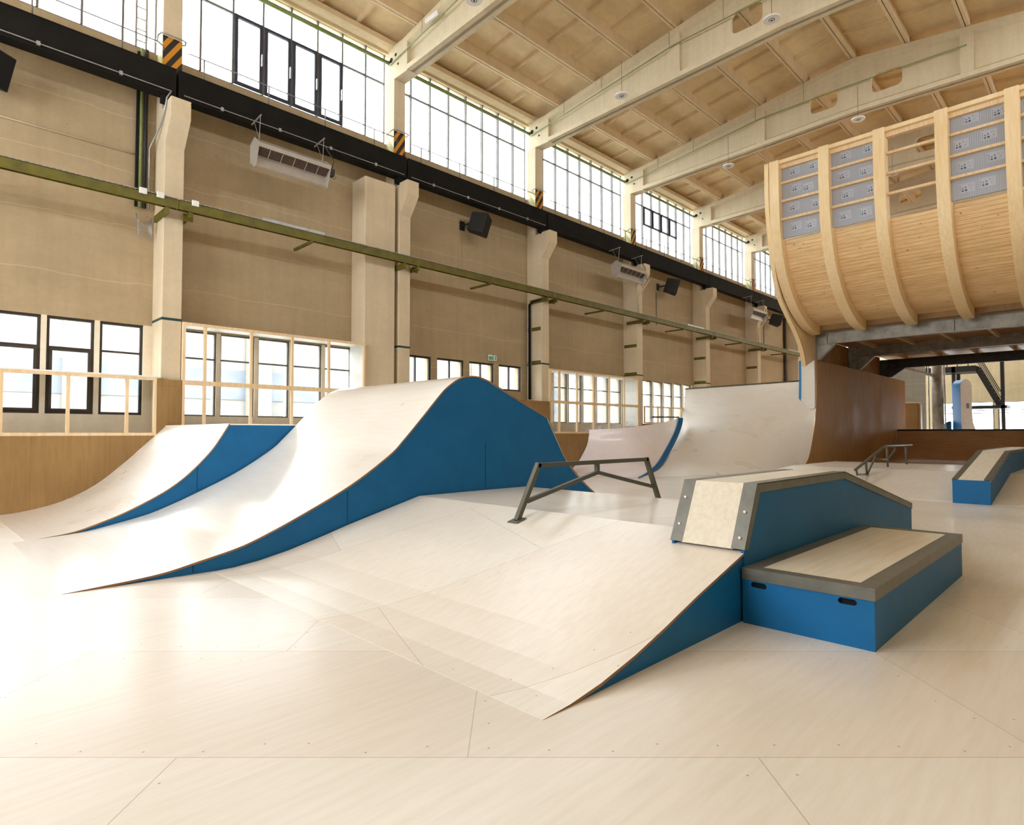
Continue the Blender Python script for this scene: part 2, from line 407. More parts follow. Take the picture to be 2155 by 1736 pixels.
# ------------------------------------------------------------------ concrete columns
COLNAME = {-1: 'behind the camera, outside the photo', 0: 'nearest, first from the left', 1: 'second from the left, beside the boxed-in duct',
           2: 'third from the left, with cables running up it', 3: 'fourth from the left', 4: 'fifth from the left',
           5: 'sixth from the left, last before the curved timber wall', 6: 'seventh, behind the curved timber wall', 7: 'eighth, far behind the ramps', 8: 'ninth, in the far corner'}
def column(k):
    x = cx(k)
    r = thing('column', 'beige concrete column with striped top, %s' % COLNAME[k], 'column', (x + CW/2, 14.8, 0), 'concrete columns along the long wall', 'structure')
    b = MB(); b.box(x, x+CW, YC, YW, -.25, 8.62); b.box(x, x+CW, YCU, YW-.002, 8.62, 11.83)
    b.build('shaft', M['column'], r, bevel=.012)
    c = MB(); c.prism_x([(YC, 7.74), (14.09, 8.25), (14.09, 8.66), (YC, 8.66)], x, x+CW); c.build('corbel', M['column'], r, bevel=.01)
    h = MB(); h.box(x-.004, x+CW+.004, YCU-.006, YCU+.02, 9.36, 10.3); h.build('hazard_marking', M['hazard'], r)
    h = MB(); h.box(x-.006, x-.001, YCU, YW-.02, 9.36, 10.3); h.build('side_marking', M['hazard_side'], r)
    t = MB(); pts = [(x-.05, 15.1, 10.25), (x-.09, 14.8, 10.27), (x-.06, 14.69, 10.28), (x+.02, 14.66, 10.28), (x+CW-.02, 14.66, 10.28), (x+CW+.05, 14.69, 10.28), (x+CW+.07, 14.8, 10.27), (x+CW+.0, 14.86, 10.26)]
    t.tube(pts, .017, 8); t.build('guard_bar', M['galv'], r, smooth=True)
    if k >= 0:
        s = MB(); s.box(x-.004, x+CW+.004, YC-.004, YC+.01, 3.93, 3.985); s.box(x-.004, x, YC, YW-.01, 3.93, 3.985); s.build('painted_stripe', M['teal'], r)
    if k in (2, 3, 4, 5):
        p = MB()
        for z in (5.15, 3.95): p.box(x-.012, x, YC+.05, YW-.05, z, z+.13)
        p.build('bracket_plate', M['olive'], r)
    return r
for k in range(-1, 7): column(k)

# boxed duct beside the second column
d = MB(); d.prism([(8.78, 14.5, -.2), (9.76, 14.5, -.2), (9.76, YW-.003, -.2), (8.78, YW-.003, -.2)], (0,0,8.75))
tag(d.build('wall_duct', M['column'], bevel=.02), 'tall boxed-in concrete duct standing beside the second column', 'duct')

# ------------------------------------------------------------------ crane runway beams, handrails, olive cable rail
HEATER_BAYS = {}
for j in range(0, 7):
    a = cx(j-1) + CW/2 + .025; b = cx(j) + CW/2 - .025
    r = thing('crane_beam', 'black steel crane runway beam ' + BAYLOC[j], 'beam', ((a+b)/2, 14.5, 8.8), 'crane runway beams')
    m = MB(); m.box(a, b, 14.38, 14.62, 8.83, 9.4); m.build('web', M['crane'], r)
    m = MB(); m.box(a, b, 14.36, 14.66, 8.8, 8.83); m.box(a, b, 14.37, 14.64, 9.4, 9.42); m.build('flange', M['crane'], r)
    m = MB(); m.box(a-.02, a+.25, 14.4, 14.62, 8.66, 8.8); m.box(b-.25, b+.02, 14.4, 14.62, 8.66, 8.8); m.build('bearing_plate', M['crane'], r)
    if j <= 2:
        m = MB(); m.tube([(a+.1, 14.345, 8.88), (b-.1, 14.345, 8.88)], .012, 6); co = m.build('conduit', M['galv'], r)
        for i in range(4):
            x = a + .9 + 1.35*i; q = MB(); q.box(x-.03, x+.03, 14.325, 14.36, 8.84, 8.92); q.build('clip', M['galv'], co)
    bs, be = cx(j-1) + CW, cx(j)
    r = thing('handrail', 'thin handrail on the crane beam ' + BAYLOC[j], 'handrail', (bs, 14.5, 9.42), 'handrails along the crane beam')
    for i in range(4):
        x = bs + .38 + 1.48*i; q = MB(); q.tube([(x, 14.5, 9.42), (x, 14.5, 9.93)], .016, 8); q.build('post', M['frame_grey'], r, smooth=True)
    q = MB(); q.tube([(bs+.05, 14.5, 9.94), (be-.18, 14.5, 9.94), (be-.06, 14.52, 9.9), (be-.01, 14.6, 9.84)], .013, 8); q.build('top_rail', M['frame_grey'], r, smooth=True)
    # olive channel carrying cables
    r = thing('cable_rail', 'olive steel channel carrying cables ' + BAYLOC[j], 'cable rail', (a, 14.2, 6.3), 'olive cable rails along the wall')
    m = MB(); ya = 14.12; m.box(a-.02, b+.02, ya, ya+.012, 6.29, 6.48); m.box(a-.02, b+.02, ya, ya+.16, 6.468, 6.48); m.box(a-.02, b+.02, ya+.148, ya+.16, 6.29, 6.468); m.box(a-.02, b+.02, ya-.003, ya+.02, 6.275, 6.29)
    m.build('channel', M['olive'], r)
    m = MB(); m.box(a-.02, b+.02, ya+.02, ya+.14, 6.34, 6.4); m.build('cable_tray', M['hole'], r)
    m = MB()
    n = 60
    for i in range(n): x = a + (b-a)*i/n; m.box(x, x+.03, ya+.03, ya+.05, 6.48, 6.505)
    m.box(a, b, ya+.03, ya+.05, 6.505, 6.515); m.build('mesh_tray', M['galv'], r)
    for x in ((a+b)/2, ):
        m = MB(); m.box(x-.03, x+.03, ya-.02, ya+.95, 6.215, 6.275); m.build('bracket', M['olive'], r)
    for x in (a-.24, ):
        m = MB(); m.box(x-.04, x+.04, ya+.02, 15.0, 6.14, 6.27); m.box(x+.42, x+.5, ya+.02, 14.75, 6.16, 6.275); m.box(x+.36, x+.56, ya+.2, ya+.22, 6.12, 6.275); m.build('bracket', M['olive'], r)
    if j in (1, 4, 6):
        x = b - 2.6 if j != 1 else a + 1.75
        m = MB(); m.box(x, x+1.6, ya+.02, ya+.06, 6.485, 6.56); m.build('cover_strip', M['galv'], r)
    # green pipe across the window head
    p = MB(); p.tube([(bs-.1, 15.08, 12.42), (be+.1, 15.08, 12.42)], .06, 10)
    tag(p.build('steel_pipe', M['olive_pipe'], smooth=True), 'green pipe across the window head ' + BAYLOC[j], 'pipe', 'green pipes below the eaves')

# vertical cables and conduits
def riser(name, label, pts, r, m, cat='conduit', group=None):
    t = MB(); t.tube(pts, r, 8); return tag(t.build(name, M[m], smooth=True), label, cat, group)
G = 'conduits beside the nearest column'
riser('conduit', 'dark pipe left of two pale conduits beside the nearest column', [(3.46, 15.12, 6.45), (3.46, 15.12, 9.9)], .03, 'crane', group=G)
riser('conduit', 'wide green conduit beside the nearest column, below the crane beam', [(3.53, 15.13, 6.45), (3.53, 15.13, 10.0)], .035, 'olive_pipe', group=G)
riser('conduit', 'black pipe between two pale conduits beside the nearest column', [(3.62, 15.12, 6.45), (3.62, 15.12, 10.0)], .04, 'black', group=G)
riser('conduit', 'grey conduit closest to the nearest column, bending up to its corbel', [(3.70, 15.1, 6.45), (3.70, 15.1, 7.8), (3.74, 15.0, 7.95), (3.8, 14.7, 8.2), (3.81, 14.4, 8.5), (3.82, 14.34, 8.7), (3.9, 14.33, 8.86)], .018, 'galv', group=G)
riser('cable_duct', 'thin beige cable duct running along the wall above the olive rail', [(-1.6, 15.18, 7.62), (3.45, 15.18, 7.62)], .018, 'column', 'cable duct')
t = MB(); t.box(3.38, 3.42, 15.12, 15.16, 10.0, 12.6); t.box(3.58, 3.62, 15.12, 15.16, 10.0, 12.6)
for i in range(10): t.box(3.42, 3.58, 15.13, 15.15, 10.15+.25*i, 10.17+.25*i)
tag(t.build('cable_ladder', M['galv']), 'vertical cable ladder in front of the first clerestory window', 'cable ladder')
t = MB()
for i in range(7):
    d_ = .1 + .05*i; t.tube([(3.45, 15.05, 6.28), (3.5, 15.0, 6.2-d_), (3.62+.02*i, 14.95, 6.1-d_), (3.72, 14.9, 6.2)], .009, 6)
tag(t.build('cable_loops', M['galv'], smooth=True), 'tangle of drooping cables under the olive rail by the nearest column', 'cable')
for i, x in enumerate((3.28, 3.6, 4.28)):
    t = MB(); t.box(x, x+.14, 14.06, 14.115, 6.41, 6.53)
    tag(t.build('junction_box', M['white'], bevel=.01), '%s white junction box clipped on the olive rail near the nearest column' % ('leftmost', 'middle', 'rightmost')[i], 'junction box', 'junction boxes on the olive rail')
G = 'cables up the third column'
for i, (x, m, n) in enumerate(((15.78, 'black', 'black'), (15.84, 'crane', 'dark brown'), (15.89, 'galv', 'grey'))):
    riser('conduit', '%s cable running up the left side of the third column' % n, [(x, 14.98, 2.7), (x, 14.98, 6.1), (x+.0, 14.8, 6.2), (x+.05, 14.4, 6.24)], .022, m, group=G)
riser('conduit', 'thin conduit on the wall below the nearest big loudspeaker', [(12.72, 15.18, 6.5), (12.72, 15.18, 8.0)], .012, 'column')
riser('conduit', 'thin conduit on the wall below the second loudspeaker from the left', [(24.6, 15.18, 6.5), (24.6, 15.18, 8.0)], .016, 'frame_grey')
riser('conduit', 'thin conduit on the wall below the far loudspeaker', [(36.6, 15.18, 6.5), (36.6, 15.18, 8.0)], .02, 'frame_grey')
riser('conduit', 'white bent conduit from the second heater down the fourth column', [(22.0, 13.9, 7.95), (22.0, 14.42, 7.35), (22.0, 14.44, 6.5)], .03, 'column')
riser('conduit', 'white bent conduit from the far heater down the sixth column', [(34.1, 13.9, 7.95), (34.1, 14.42, 7.35), (34.1, 14.44, 6.5)], .03, 'column')
riser('drain_pipe', 'dark rain pipe on the wall beside the curved timber wall', [(39.6, 15.1, 2.5), (39.6, 15.1, 8.8)], .08, 'frame_dark', 'pipe')

# ------------------------------------------------------------------ roof: panels, ribs, girders
PY = [RIDGE + 1.53*i for i in range(-6, 7)]
pp = MB(); pp.box(.2, S-.01, -.09, -.012, 0, .36); pp.box(.2, S-.01, .012, .09, 0, .36)
proto_p = None
YE = YW - .02
for j in range(-1, 9):
    a = cx(j-1) + CW/2
    if a > XB - 1: continue
    r = thing('ceiling', 'ribbed concrete roof panels ' + BAYLOC.get(j, 'behind the camera'), 'ceiling', (a, RIDGE, 13.9), kind='structure')
    b = min(a + S, XB)
    m = MB()
    for s in (1, -1):
        ye = YE + .4 if s == 1 else YR - .4
        m.prism([(a, RIDGE, roof(RIDGE)+.34), (a, ye, roof(ye)+.34), (a, ye, roof(ye)+.5), (a, RIDGE, roof(RIDGE)+.5)], (b-a, 0, 0))
    m.build('roof_deck', M['ceiling'], r)
    m = MB()
    for i in range(-6, 6):
        y0, y1 = RIDGE + 1.53*i + .09, RIDGE + 1.53*(i+1) - .09
        for k in range(1, 5):
            x = a + .2 + (S-.4)*k/5
            if x > XB: continue
            m.prism([(x-.035, y0, roof(y0)+.23), (x+.035, y0, roof(y0)+.23), (x+.055, y0, roof(y0)+.345), (x-.055, y0, roof(y0)+.345)], (0, y1-y0, roof(y1)-roof(y0)))
    m.build('cross_ribs', M['purlin'], r)
    for i, y in enumerate(PY):
        z = roof(y)
        if proto_p is None:
            o = pp.build('purlin', M['purlin'], r); proto_p = o
        else:
            o = proto_p.copy(); COL.objects.link(o); o.parent = r
        if j == 8: o.scale = ((XB-a)/S*.98, 1, 1)
        o.location = Vector((a, y, z)) - r.location
    e = MB(); e.box(a+.2, b-.01, 14.80, 15.16, 12.80, 12.95); e.build('eaves_beam', M['purlin'], r)

def rrect(y0, y1, z0, z1, r, skew=0):
    pts = []
    for (cy, cz, a0) in ((y1-r, z1-r, 0), (y0+r, z1-r, 90), (y0+r, z0+r, 180), (y1-r, z0+r, 270)):
        for k in range(6):
            a = math.radians(a0 + 18*k); pts.append((cy + r*math.cos(a), cz + r*math.sin(a)))
    return pts
def zbot(y): return 11.83 + .031*(14.8 - max(y, 2*RIDGE - y))
GN = {1: 'nearest, crossing the top of the photo', 2: 'second from the camera, with a hung lamp before it', 3: 'third from the camera, with two rounded openings in view', 4: 'fourth from the camera, ending behind the curved timber wall', 5: 'fifth from the camera, seen through the unclad timber bay',
      0: 'just above the camera, out of the photo', 6: 'sixth, far behind the curved timber wall', 7: 'seventh, far behind the curved timber wall', 8: 'last, against the end wall', -1: 'behind the camera'}
def girder(k):
    x = cx(k); xm = x + CW/2
    r = thing('roof_girder', 'beige concrete roof girder, %s' % GN[k], 'girder', (xm, RIDGE, 12), 'concrete roof girders', 'structure')
    ys = [15.1, 9.15, RIDGE, 2*RIDGE - 9.15, -2.94]
    out = [(y, zbot(y)) for y in ys] + [(y, roof(y)-.02) for y in ys[::-1]]
    holes = [rrect(6.58, 7.46, 12.57, 13.2, .17), rrect(4.68, 5.56, 12.57, 13.2, .17)]
    m = MB(); m.holed(out, holes, lambda p: (xm-.05, p[0], p[1]), (.10, 0, 0))
    m.build('web', M['girder'], r)
    m = MB()
    for y0, y1 in zip(ys[:-1], ys[1:]):
        za, zb = zbot(y0), zbot(y1)
        m.prism([(x, y0, za), (x+CW, y0, za), (x+CW, y0, za+.14), (xm+.05, y0, za+.24), (xm-.05, y0, za+.24), (x, y0, za+.14)], (0, y1-y0, zb-za))
    m.build('bottom_flange', M['girder'], r)
    m = MB()
    for y0, y1 in zip(ys[:-1], ys[1:]):
        za, zb = roof(y0)-.02, roof(y1)-.02
        m.prism([(x, y0, za), (x, y0, za-.17), (xm-.05, y0, za-.24), (xm+.05, y0, za-.24), (x+CW, y0, za-.17), (x+CW, y0, za)], (0, y1-y0, zb-za))
    m.build('top_flange', M['girder'], r)
    for y in (9.15, 2*RIDGE-9.15):
        m = MB(); m.box(x+.02, x+CW-.02, y-.16, y+.16, zbot(y)+.1, roof(y)-.1); m.build('stiffener', M['girder'], r)
    m = MB(); m.box(x+.003, x+CW-.003, 14.15, 15.12, zbot(14.6)-.01, roof(14.3)-.02); eb = m.build('end_block', M['girder'], r, bevel=.01)
    m = MB()
    for (y, z, q) in ((14.95, 12.45, .075), (14.72, 12.52, .05), (14.6, 12.2, .035)):
        m.prism([(x-.004, y + q*math.cos(2*PI*i/16), z + q*math.sin(2*PI*i/16)) for i in range(16)], (.01, 0, 0))
    m.build('cable_hole', M['hole'], eb)
for k in range(0, 8): girder(k)
G = 'conduits along the roof girders'
for k in (1, 2, 3):
    x = cx(k) - .035
    m = MB(); m.tube([(x, 15.0, 12.3), (x, 9.15, 13.0), (x, 6.08, 13.02), (x, 3, 12.95)], .018, 8)
    r = tag(m.build('girder_conduit', M['olive_pipe'], smooth=True), 'thin olive conduit slung along the %s roof girder' % ORD[k], 'conduit', G)
    for y in (13.4, 11.8, 9.3, 7.6):
        zz = 12.3 + (15-y)/5.85*.7 if y > 9.15 else 13.0
        h = MB(); h.tube([(x, y, zz), (x, y, roof(y)-.05)], .007, 6); h.build('hanger', M['frame_grey'], r)
m = MB(); m.box(9.75, 9.83, 12.6, 13.15, 12.62, 12.75)
tag(m.build('tube_lamp', M['white'], bevel=.02), 'short white tube lamp fixed on the nearest roof girder', 'lamp')

# ------------------------------------------------------------------ pendant lamps
def lamp(x, y, z, zc, label, src=[None]):
    if src[0] is None:
        r = thing('pendant_lamp', label, 'lamp', (x, y, z), 'round pendant lamps')
        m = MB(); m.disc((x, y, 0), .2, z, z+.035); m.build('lamp_disc', M['white'], r, bevel=.008)
        m = MB(); m.disc((x, y, 0), .075, z-.006, z+.002); ring = m.build('lamp_ring', M['led'], r)
        m = MB(); m.disc((x, y, 0), .05, z-.01, z-.006); m.build('ring_inset', M['white'], ring)
        m = MB(); m.disc((x, y, 0), .026, z-.016, z-.01); m.build('lens', M['black'], ring)
        m = MB(); m.box(x-.07, x+.07, y-.05, y+.05, z+.035, z+.09); m.tube([(x, y, z+.09), (x, y, z+.13)], .02, 8); m.build('driver_box', M['frame_grey'], r)
        m = MB(); m.tube([(x, y, z+.13), (x, y, z+1.1)], .006, 6); m.build('cord', M['olive'], r)
        src[0] = r
    else: dup(src[0], Vector((x, y, z)) - src[0].location, label)
lamp(15.43, 10.69, 11.89, 0, 'round white pendant lamp before the second girder, closest to the clerestory')
lamp(15.2, 6.0, 11.88, 0, 'round white pendant lamp at the top of the photo, largest in view')
lamp(21.49, 5.79, 11.57, 0, 'round white pendant lamp just above the open timber bay')
lamp(21.32, 10.07, 11.34, 0, 'round white pendant lamp left of the timber wall top corner')
lamp(9.3, 10.6, 11.72, 0, 'round white pendant lamp cut by the top edge of the photo')
lamp(27.4, 6.2, 11.7, 0, 'round white pendant lamp seen through the open timber bay')

# ------------------------------------------------------------------ heaters and loudspeakers
def heater(x, label, src=[None]):
    if src[0] is None:
        r = thing('radiant_heater', label, 'heater', (x, 13.95, 7.95), 'radiant heaters below the crane beam')
        L = 1.8
        prof = [(13.74, 8.13), (13.98, 8.3), (14.2, 8.2), (14.2, 7.8), (13.98, 7.64), (13.93, 7.66), (13.99, 7.9), (13.86, 8.06), (13.78, 8.05)]
        m = MB(); m.prism_x(prof, x+.02, x+L-.02); m.build('hood', M['heater'], r)
        for xe in (x, x+L-.02):
            m = MB(); m.prism_x([(13.72, 8.13), (13.98, 8.32), (14.22, 8.21), (14.22, 7.79), (13.98, 7.62), (13.9, 7.63)], xe, xe+.02); m.build('end_plate', M['heater'], r)
        bm_ = MB(); bm_.prism_x([(13.795, 8.045), (13.95, 7.9), (13.965, 7.91), (13.81, 8.06)], x+.04, x+L-.04); bo = bm_.build('burner', M['burner'], r)
        m = MB()
        for i in range(1, 6): m.bar((x+L*i/6, 13.785, 8.04), (x+L*i/6, 13.945, 7.89), .012, .008)
        m.build('guard_bars', M['heater'], bo)
        m = MB(); m.box(x+L, x+L+.16, 13.85, 14.0, 7.95, 8.12); m.tube([(x+L+.1, 13.9, 8.1), (x+L+.16, 13.9, 8.35), (x+L+.02, 14.1, 8.75)], .012, 6); m.tube([(x+L+.05, 13.86, 7.95), (x+L+.12, 13.8, 7.83), (x+L+.2, 13.86, 7.95)], .008, 6); m.build('valve_box', M['frame_dark'], r)
        for xe in (x+.1, x+L-.12):
            m = MB(); m.tube([(xe, 13.95, 8.28), (xe, 14.25, 8.8)], .006, 6); m.tube([(xe, 13.95, 8.28), (xe+.0, 13.9, 8.82)], .006, 6); m.bar((xe, 13.86, 8.83), (xe, 14.4, 8.79), .025, .025); m.build('hanger', M['galv'], r)
        src[0] = r
    else: dup(src[0], (x - 5.55, 0, 0), label)
heater(5.55, 'nearest radiant heater, wide steel hood hung below the crane beam')
heater(19.75, 'middle radiant heater, hung before the fourth column')
heater(31.85, 'farthest radiant heater, hung beside the sixth column near the timber wall')

def speaker(x, label, src=[None]):
    if src[0] is None:
        r = thing('wall_speaker', label, 'loudspeaker', (x, 14.8, 8.3), 'black loudspeakers on the long wall')
        # tilted wedge cabinet: tall back, chamfered sides
        c = Vector((x+.42, 14.62, 8.28)); dirv = Vector((.55, -.75, -.28)).normalized(); side = dirv.cross(Vector((0,0,1))).normalized(); up = side.cross(dirv)
        def P(a, b, h): return c + dirv*a + side*b + up*h
        fr = [P(.3, -.33, -.32), P(.3, .33, -.32), P(.3, .33, .32), P(.3, -.33, .32)]
        bk = [P(-.28, -.16, -.3), P(-.28, .16, -.3), P(-.28, .16, .3), P(-.28, -.16, .3)]
        m = MB(); m.add(fr + bk, [(0,1,2,3), (7,6,5,4), (0,4,5,1), (1,5,6,2), (2,6,7,3), (3,7,4,0)]); m.build('cabinet', M['black'], r, bevel=.01)
        m = MB(); g = [P(.305, -.3, -.29), P(.305, .3, -.29), P(.305, .3, .29), P(.305, -.3, .29)]
        m.prism(g, dirv*.012); m.build('grille', M['hole'], r)
        m = MB(); m.bar(P(-.2, 0, 0), (x+.2, 15.19, 8.3), .05); m.box(x+.1, x+.3, 15.17, 15.2, 8.15, 8.45); m.build('wall_bracket', M['black'], r)
        src[0] = r
    else: dup(src[0], (x - 12.62, 0, 0), label)
speaker(12.62, 'nearest whole black loudspeaker, on the wall right of the second column')
speaker(24.55, 'black loudspeaker beside the fourth column, second in size')
speaker(36.5, 'smallest black loudspeaker, next to the curved timber wall')
speaker(.42, 'black loudspeaker cut off by the left edge of the photo')

# exit sign, projecting from the wall
r = thing('exit_sign', 'small green and white emergency exit sign above the low windows', 'sign', (14.08, 15.1, 4.03))
m = MB(); m.obox((14.08, 15.08, 4.04), (.13, -.07, 0), (.008, .015, 0), (0, 0, .085)); m.build('sign_panel', M['white'], r)
m = MB(); nrm = Vector((-.015, -.028, 0))
m.obox(Vector((14.08, 15.08, 4.04)) + nrm*.75, (.11, -.059, 0), (.002, .004, 0), (0, 0, .06)); gr = m.build('pictogram_field', M['green'], r)
m = MB(); c0 = Vector((14.08, 15.08, 4.04)) + nrm*1.05
ex = Vector((.88, -.474, 0))
m.obox(c0 + ex*.06, ex*.022, nrm*.05, (0,0,.05)); m.obox(c0 - ex*.02 + Vector((0,0,.035)), ex*.01, nrm*.05, (0,0,.01))
m.bar(c0 - ex*.02 + Vector((0,0,.02)), c0 - ex*.035 + Vector((0,0,-.01)), .014, .006); m.bar(c0 - ex*.035 + Vector((0,0,-.01)), c0 - ex*.01 + Vector((0,0,-.045)), .01, .006); m.bar(c0 - ex*.035 + Vector((0,0,-.01)), c0 - ex*.065 + Vector((0,0,-.03)), .01, .006)
m.bar(c0 - ex*.08, c0 - ex*.1, .03, .006)
m.build('running_figure', M['white'], gr)
m = MB(); m.box(14.0, 14.16, 15.16, 15.2, 4.12, 4.16); m.build('wall_mount', M['white'], r)

# ------------------------------------------------------------------ plywood fence and timber window frames on the wall
def fence(x0, x1, z1, label, y=14.4, kind=None):
    m = MB(); m.box(x0, x1, y, y+.03, 0, z1); return tag(m.build('plywood_fence', M['fence']), label, 'fence', 'plywood fence along the long wall')
fence(-8.2, 3.755, 1.44, 'tan plywood fence panel below the leftmost timber window frame')
fence(3.757, 4.235, 2.64, 'narrow tan plywood panel in front of the nearest column foot')
fence(4.24, 10.0, 1.48, 'tan plywood fence behind the low blue-sided quarter pipe')
fence(10.0, 16.24, 2.62, 'tall tan plywood fence below the four small windows')
fence(16.26, 22.2, 1.48, 'tan plywood fence below the third timber window frame')
fence(22.2, 30.0, 1.9, 'tan plywood fence behind the tall white quarter pipe')

def timber_frame(x0, x1, z0, z1, zm, studs, label, y=14.4, head=True, sheet=True):
    r = thing('timber_frame', label, 'timber frame', (x0, y, z0), 'timber frames before the low windows')
    t = .06
    rails = [(z0, z0+t), (z1-t, z1)] + ([(zm-.05, zm+.05)] if zm else [])
    for (a, b) in rails:
        m = MB(); m.box(x0, x1, y-.005, y+.07, a, b); m.build('rail', M['timber'], r)
    zz = [z0+t] + ([zm-.05, zm+.05] if zm else []) + [z1-t]
    for x in studs:
        m = MB()
        for a, b in zip(zz[::2], zz[1::2]): m.box(x, x+.055, y, y+.07, a, b)
        m.build('stud', M['timber'], r)
    if head:
        m = MB(); m.box(x0, x1, y+.07, YW-.004, z1-.02, z1); m.box(x1-.02, x1, y+.07, YW-.004, z0+.3, z1-.02); m.box(x0, x0+.02, y+.07, YW-.004, z0+.3, z1-.02); m.build('reveal_board', M['white_ply'], r)
    if sheet:
        m = MB(); m.box(x0+.03, x1-.03, y+.075, y+.079, z0+.03, z1-.03); m.build('clear_sheet', M['sheet'], r)
    return r
r = timber_frame(-1.7, 3.755, 1.445, 2.67, None, [-1.7, -.78, .22, 1.2, 2.2, 3.19, 3.70], 'low timber stud frame at the left edge, under a white sill', head=False)
m = MB(); m.box(-1.75, 3.83, 14.4, 15.19, 2.672, 2.7); m.build('sill_board', M['white_ply'], r)
timber_frame(4.245, 8.77, 1.485, 3.92, 2.6, [4.245, 4.68, 5.70, 6.70, 7.68, 8.71], 'tall timber stud frame between the nearest column and the boxed duct')
r = timber_frame(16.28, 21.9, 1.485, 3.8, 2.62, [16.28, 16.78, 17.79, 18.81, 19.83, 20.84, 21.84], 'tall timber stud frame behind the lavender ramp, between third and fourth columns')
m = MB()
for i in range(9):
    x = 18.9 + i*.3; m.add([(x, 14.38-.02*(i % 2), 1.55), (x+.3, 14.36+.02*(i % 2), 1.5), (x+.32, 14.33, 2.0-.1*(i % 3)), (x, 14.37, 1.95-.07*((i+1) % 3))], [(0,1,2,3)])
m.build('loose_film', M['sheet'], r)
timber_frame(22.35, 27.9, 1.905, 2.66, None, [22.35, 23.4, 24.4, 25.4, 26.4, 27.4], 'low timber stud frame behind the upper edge of the tall white quarter pipe', head=False)

# ------------------------------------------------------------------ ramps
def ramp_side(m_, prof, y, t, inset=.012, mat=0):
    """vertical closing panel under a profile, in the plane y"""
    m_.prism_y(prof + [(prof[-1][0], 0.0)] if prof[-1][1] > .001 else prof, y, y+t)
WAVE = [(1.07,0),(1.82,.05),(2.235,.125),(2.66,.222),(2.93,.315),(3.39,.51),(4.05,.829),(4.63,1.195),(4.87,1.41),(5.19,1.735),(5.52,2.08),(5.70,2.225),(5.87,2.318),(6.06,2.363),(6.25,2.367),(6.46,2.318),(6.68,2.232),(7.02,2.09)]
wv = [(p.x, p.y) for p in spline([(a, b) for a, b in WAVE], 5)] + [(7.43, 1.93)]
wv += [(p.x, p.y) for p in spline([(7.848,1.771),(8.122,1.36),(8.36,1.024),(8.7,.704),(9.14,.405),(9.6,.19),(10.2,.045),(10.8,0)], 5)]
def shrink(prof, t):
    out = []
    for i, (x, z) in enumerate(prof):
        a = Vector(prof[max(i-1,0)]); b = Vector(prof[min(i+1,len(prof)-1)]); d = (b-a).normalized()
        out.append((x + d.y*t, max(z - d.x*t, 0)))
    return out
r = thing('wave_ramp', 'large wave-shaped plywood ramp with a tall dark blue side', 'ramp', (1.07, 7, 0))
m = MB(); m.skin([(x, 7.0, z+.002) for x, z in wv], [(x, 10.74, z+.002) for x, z in wv], .022, 0, 1); m.build('riding_surface', [M['ramp'], M['edge']], r, auto=35)
lo = shrink(wv, .024)
m = MB(); m.prism_y(lo, 7.012, 7.04); m.prism_y(lo, 10.70, 10.73); m.build('side_panel', M['blue'], r)
m = MB()
for (x, z0, z1) in ((2.2, .02, .1), (4.02, .36, .76), (6.4, .66, 1.35)): m.box(x, x+.005, 7.0085, 7.012, z0, z1)
m.build('panel_joint', M['hole'], r)

QP = [(1.22,0),(1.70,.055),(2.006,.14),(2.498,.335),(3.108,.686),(3.60,1.17),(3.913,1.655)]
QW = [(1.15,0),(1.62,.05),(2.165,.189),(2.695,.47),(3.175,.881),(3.51,1.214),(3.95,1.655)]
qa = [(p.x, p.y) for p in spline(QP, 6)]; qb = [(p.x, p.y) for p in spline(QW, 6)]
r = thing('quarter_pipe', 'low quarter pipe with blue side behind the wave ramp, against the fence', 'ramp', (1.2, 10.75, 0))
m = MB(); m.skin([(x, 10.755, z+.004) for x, z in qa], [(x, 14.395, z+.004) for x, z in qb], .022, 0, 1); m.build('riding_surface', [M['ramp'], M['edge']], r, auto=35)
m = MB(); m.prism_y(shrink(qa, .022) + [(9.5, 1.63), (9.5, 0)], 10.765, 10.79); m.build('side_panel', M['blue'], r)
m = MB(); m.box(3.93, 9.5, 10.755, 14.395, 1.635, 1.658); m.build('deck', M['ramp'], r)
m = MB(); m.box(3.42, 3.425, 10.761, 10.765, .55, .95); m.build('panel_joint', M['hole'], r)

# funbox with bank, platform, ledge
bank = [(2.40,0),(2.62,.010),(2.9,.045),(3.25,.115),(3.6,.207),(4.056,.338),(5.135,.617),(7.258,.617),(9.8,0)]
r = thing('funbox', 'broad plywood bank and platform in the middle of the floor', 'ramp', (2.42, 2.17, 0))
m = MB(); m.skin([(x, 2.178, z+.002) for x, z in bank], [(x, 6.995, z+.002) for x, z in bank], .02, 0, 1); m.build('riding_surface', [M['bank'], M['edge']], r)
m = MB(); m.prism_y(shrink(bank, .022), 2.185, 2.21); m.build('side_panel', M['blue'], r)

r = thing('grind_ledge', 'long grey-edged ledge with blue side climbing over the funbox', 'ledge', (7.5, 2.5, 0))
LP = [(4.79,.56),(5.045,1.075),(7.314,1.075),(10.27,.49)]
y0, y1 = 2.172, 2.83
def surf(y, dz=0): return [(x, y, z+dz) for x, z in LP]
m = MB()
body = [(2.9,0)] + [(4.79,.54),(5.06,1.05),(7.31,1.05),(10.26,.47),(10.26,0)]
m.prism_y([(4.8,0),(4.8,.545),(5.06,1.05),(7.31,1.05),(10.26,.468),(10.26,0)], y0+.004, y0+.03); m.prism_y([(4.8,.3),(4.8,.545),(5.06,1.05),(7.31,1.05),(10.26,.468),(10.26,.05)], y1-.03, y1-.004)
m.box(10.235, 10.26, y0+.03, y1-.03, 0, .46); m.build('side_panel', M['blue'], r)
m = MB(); m.skin(surf(y0+.1), surf(y1-.1), .02); m.build('top_sheet', M['ledge_ply'], r)
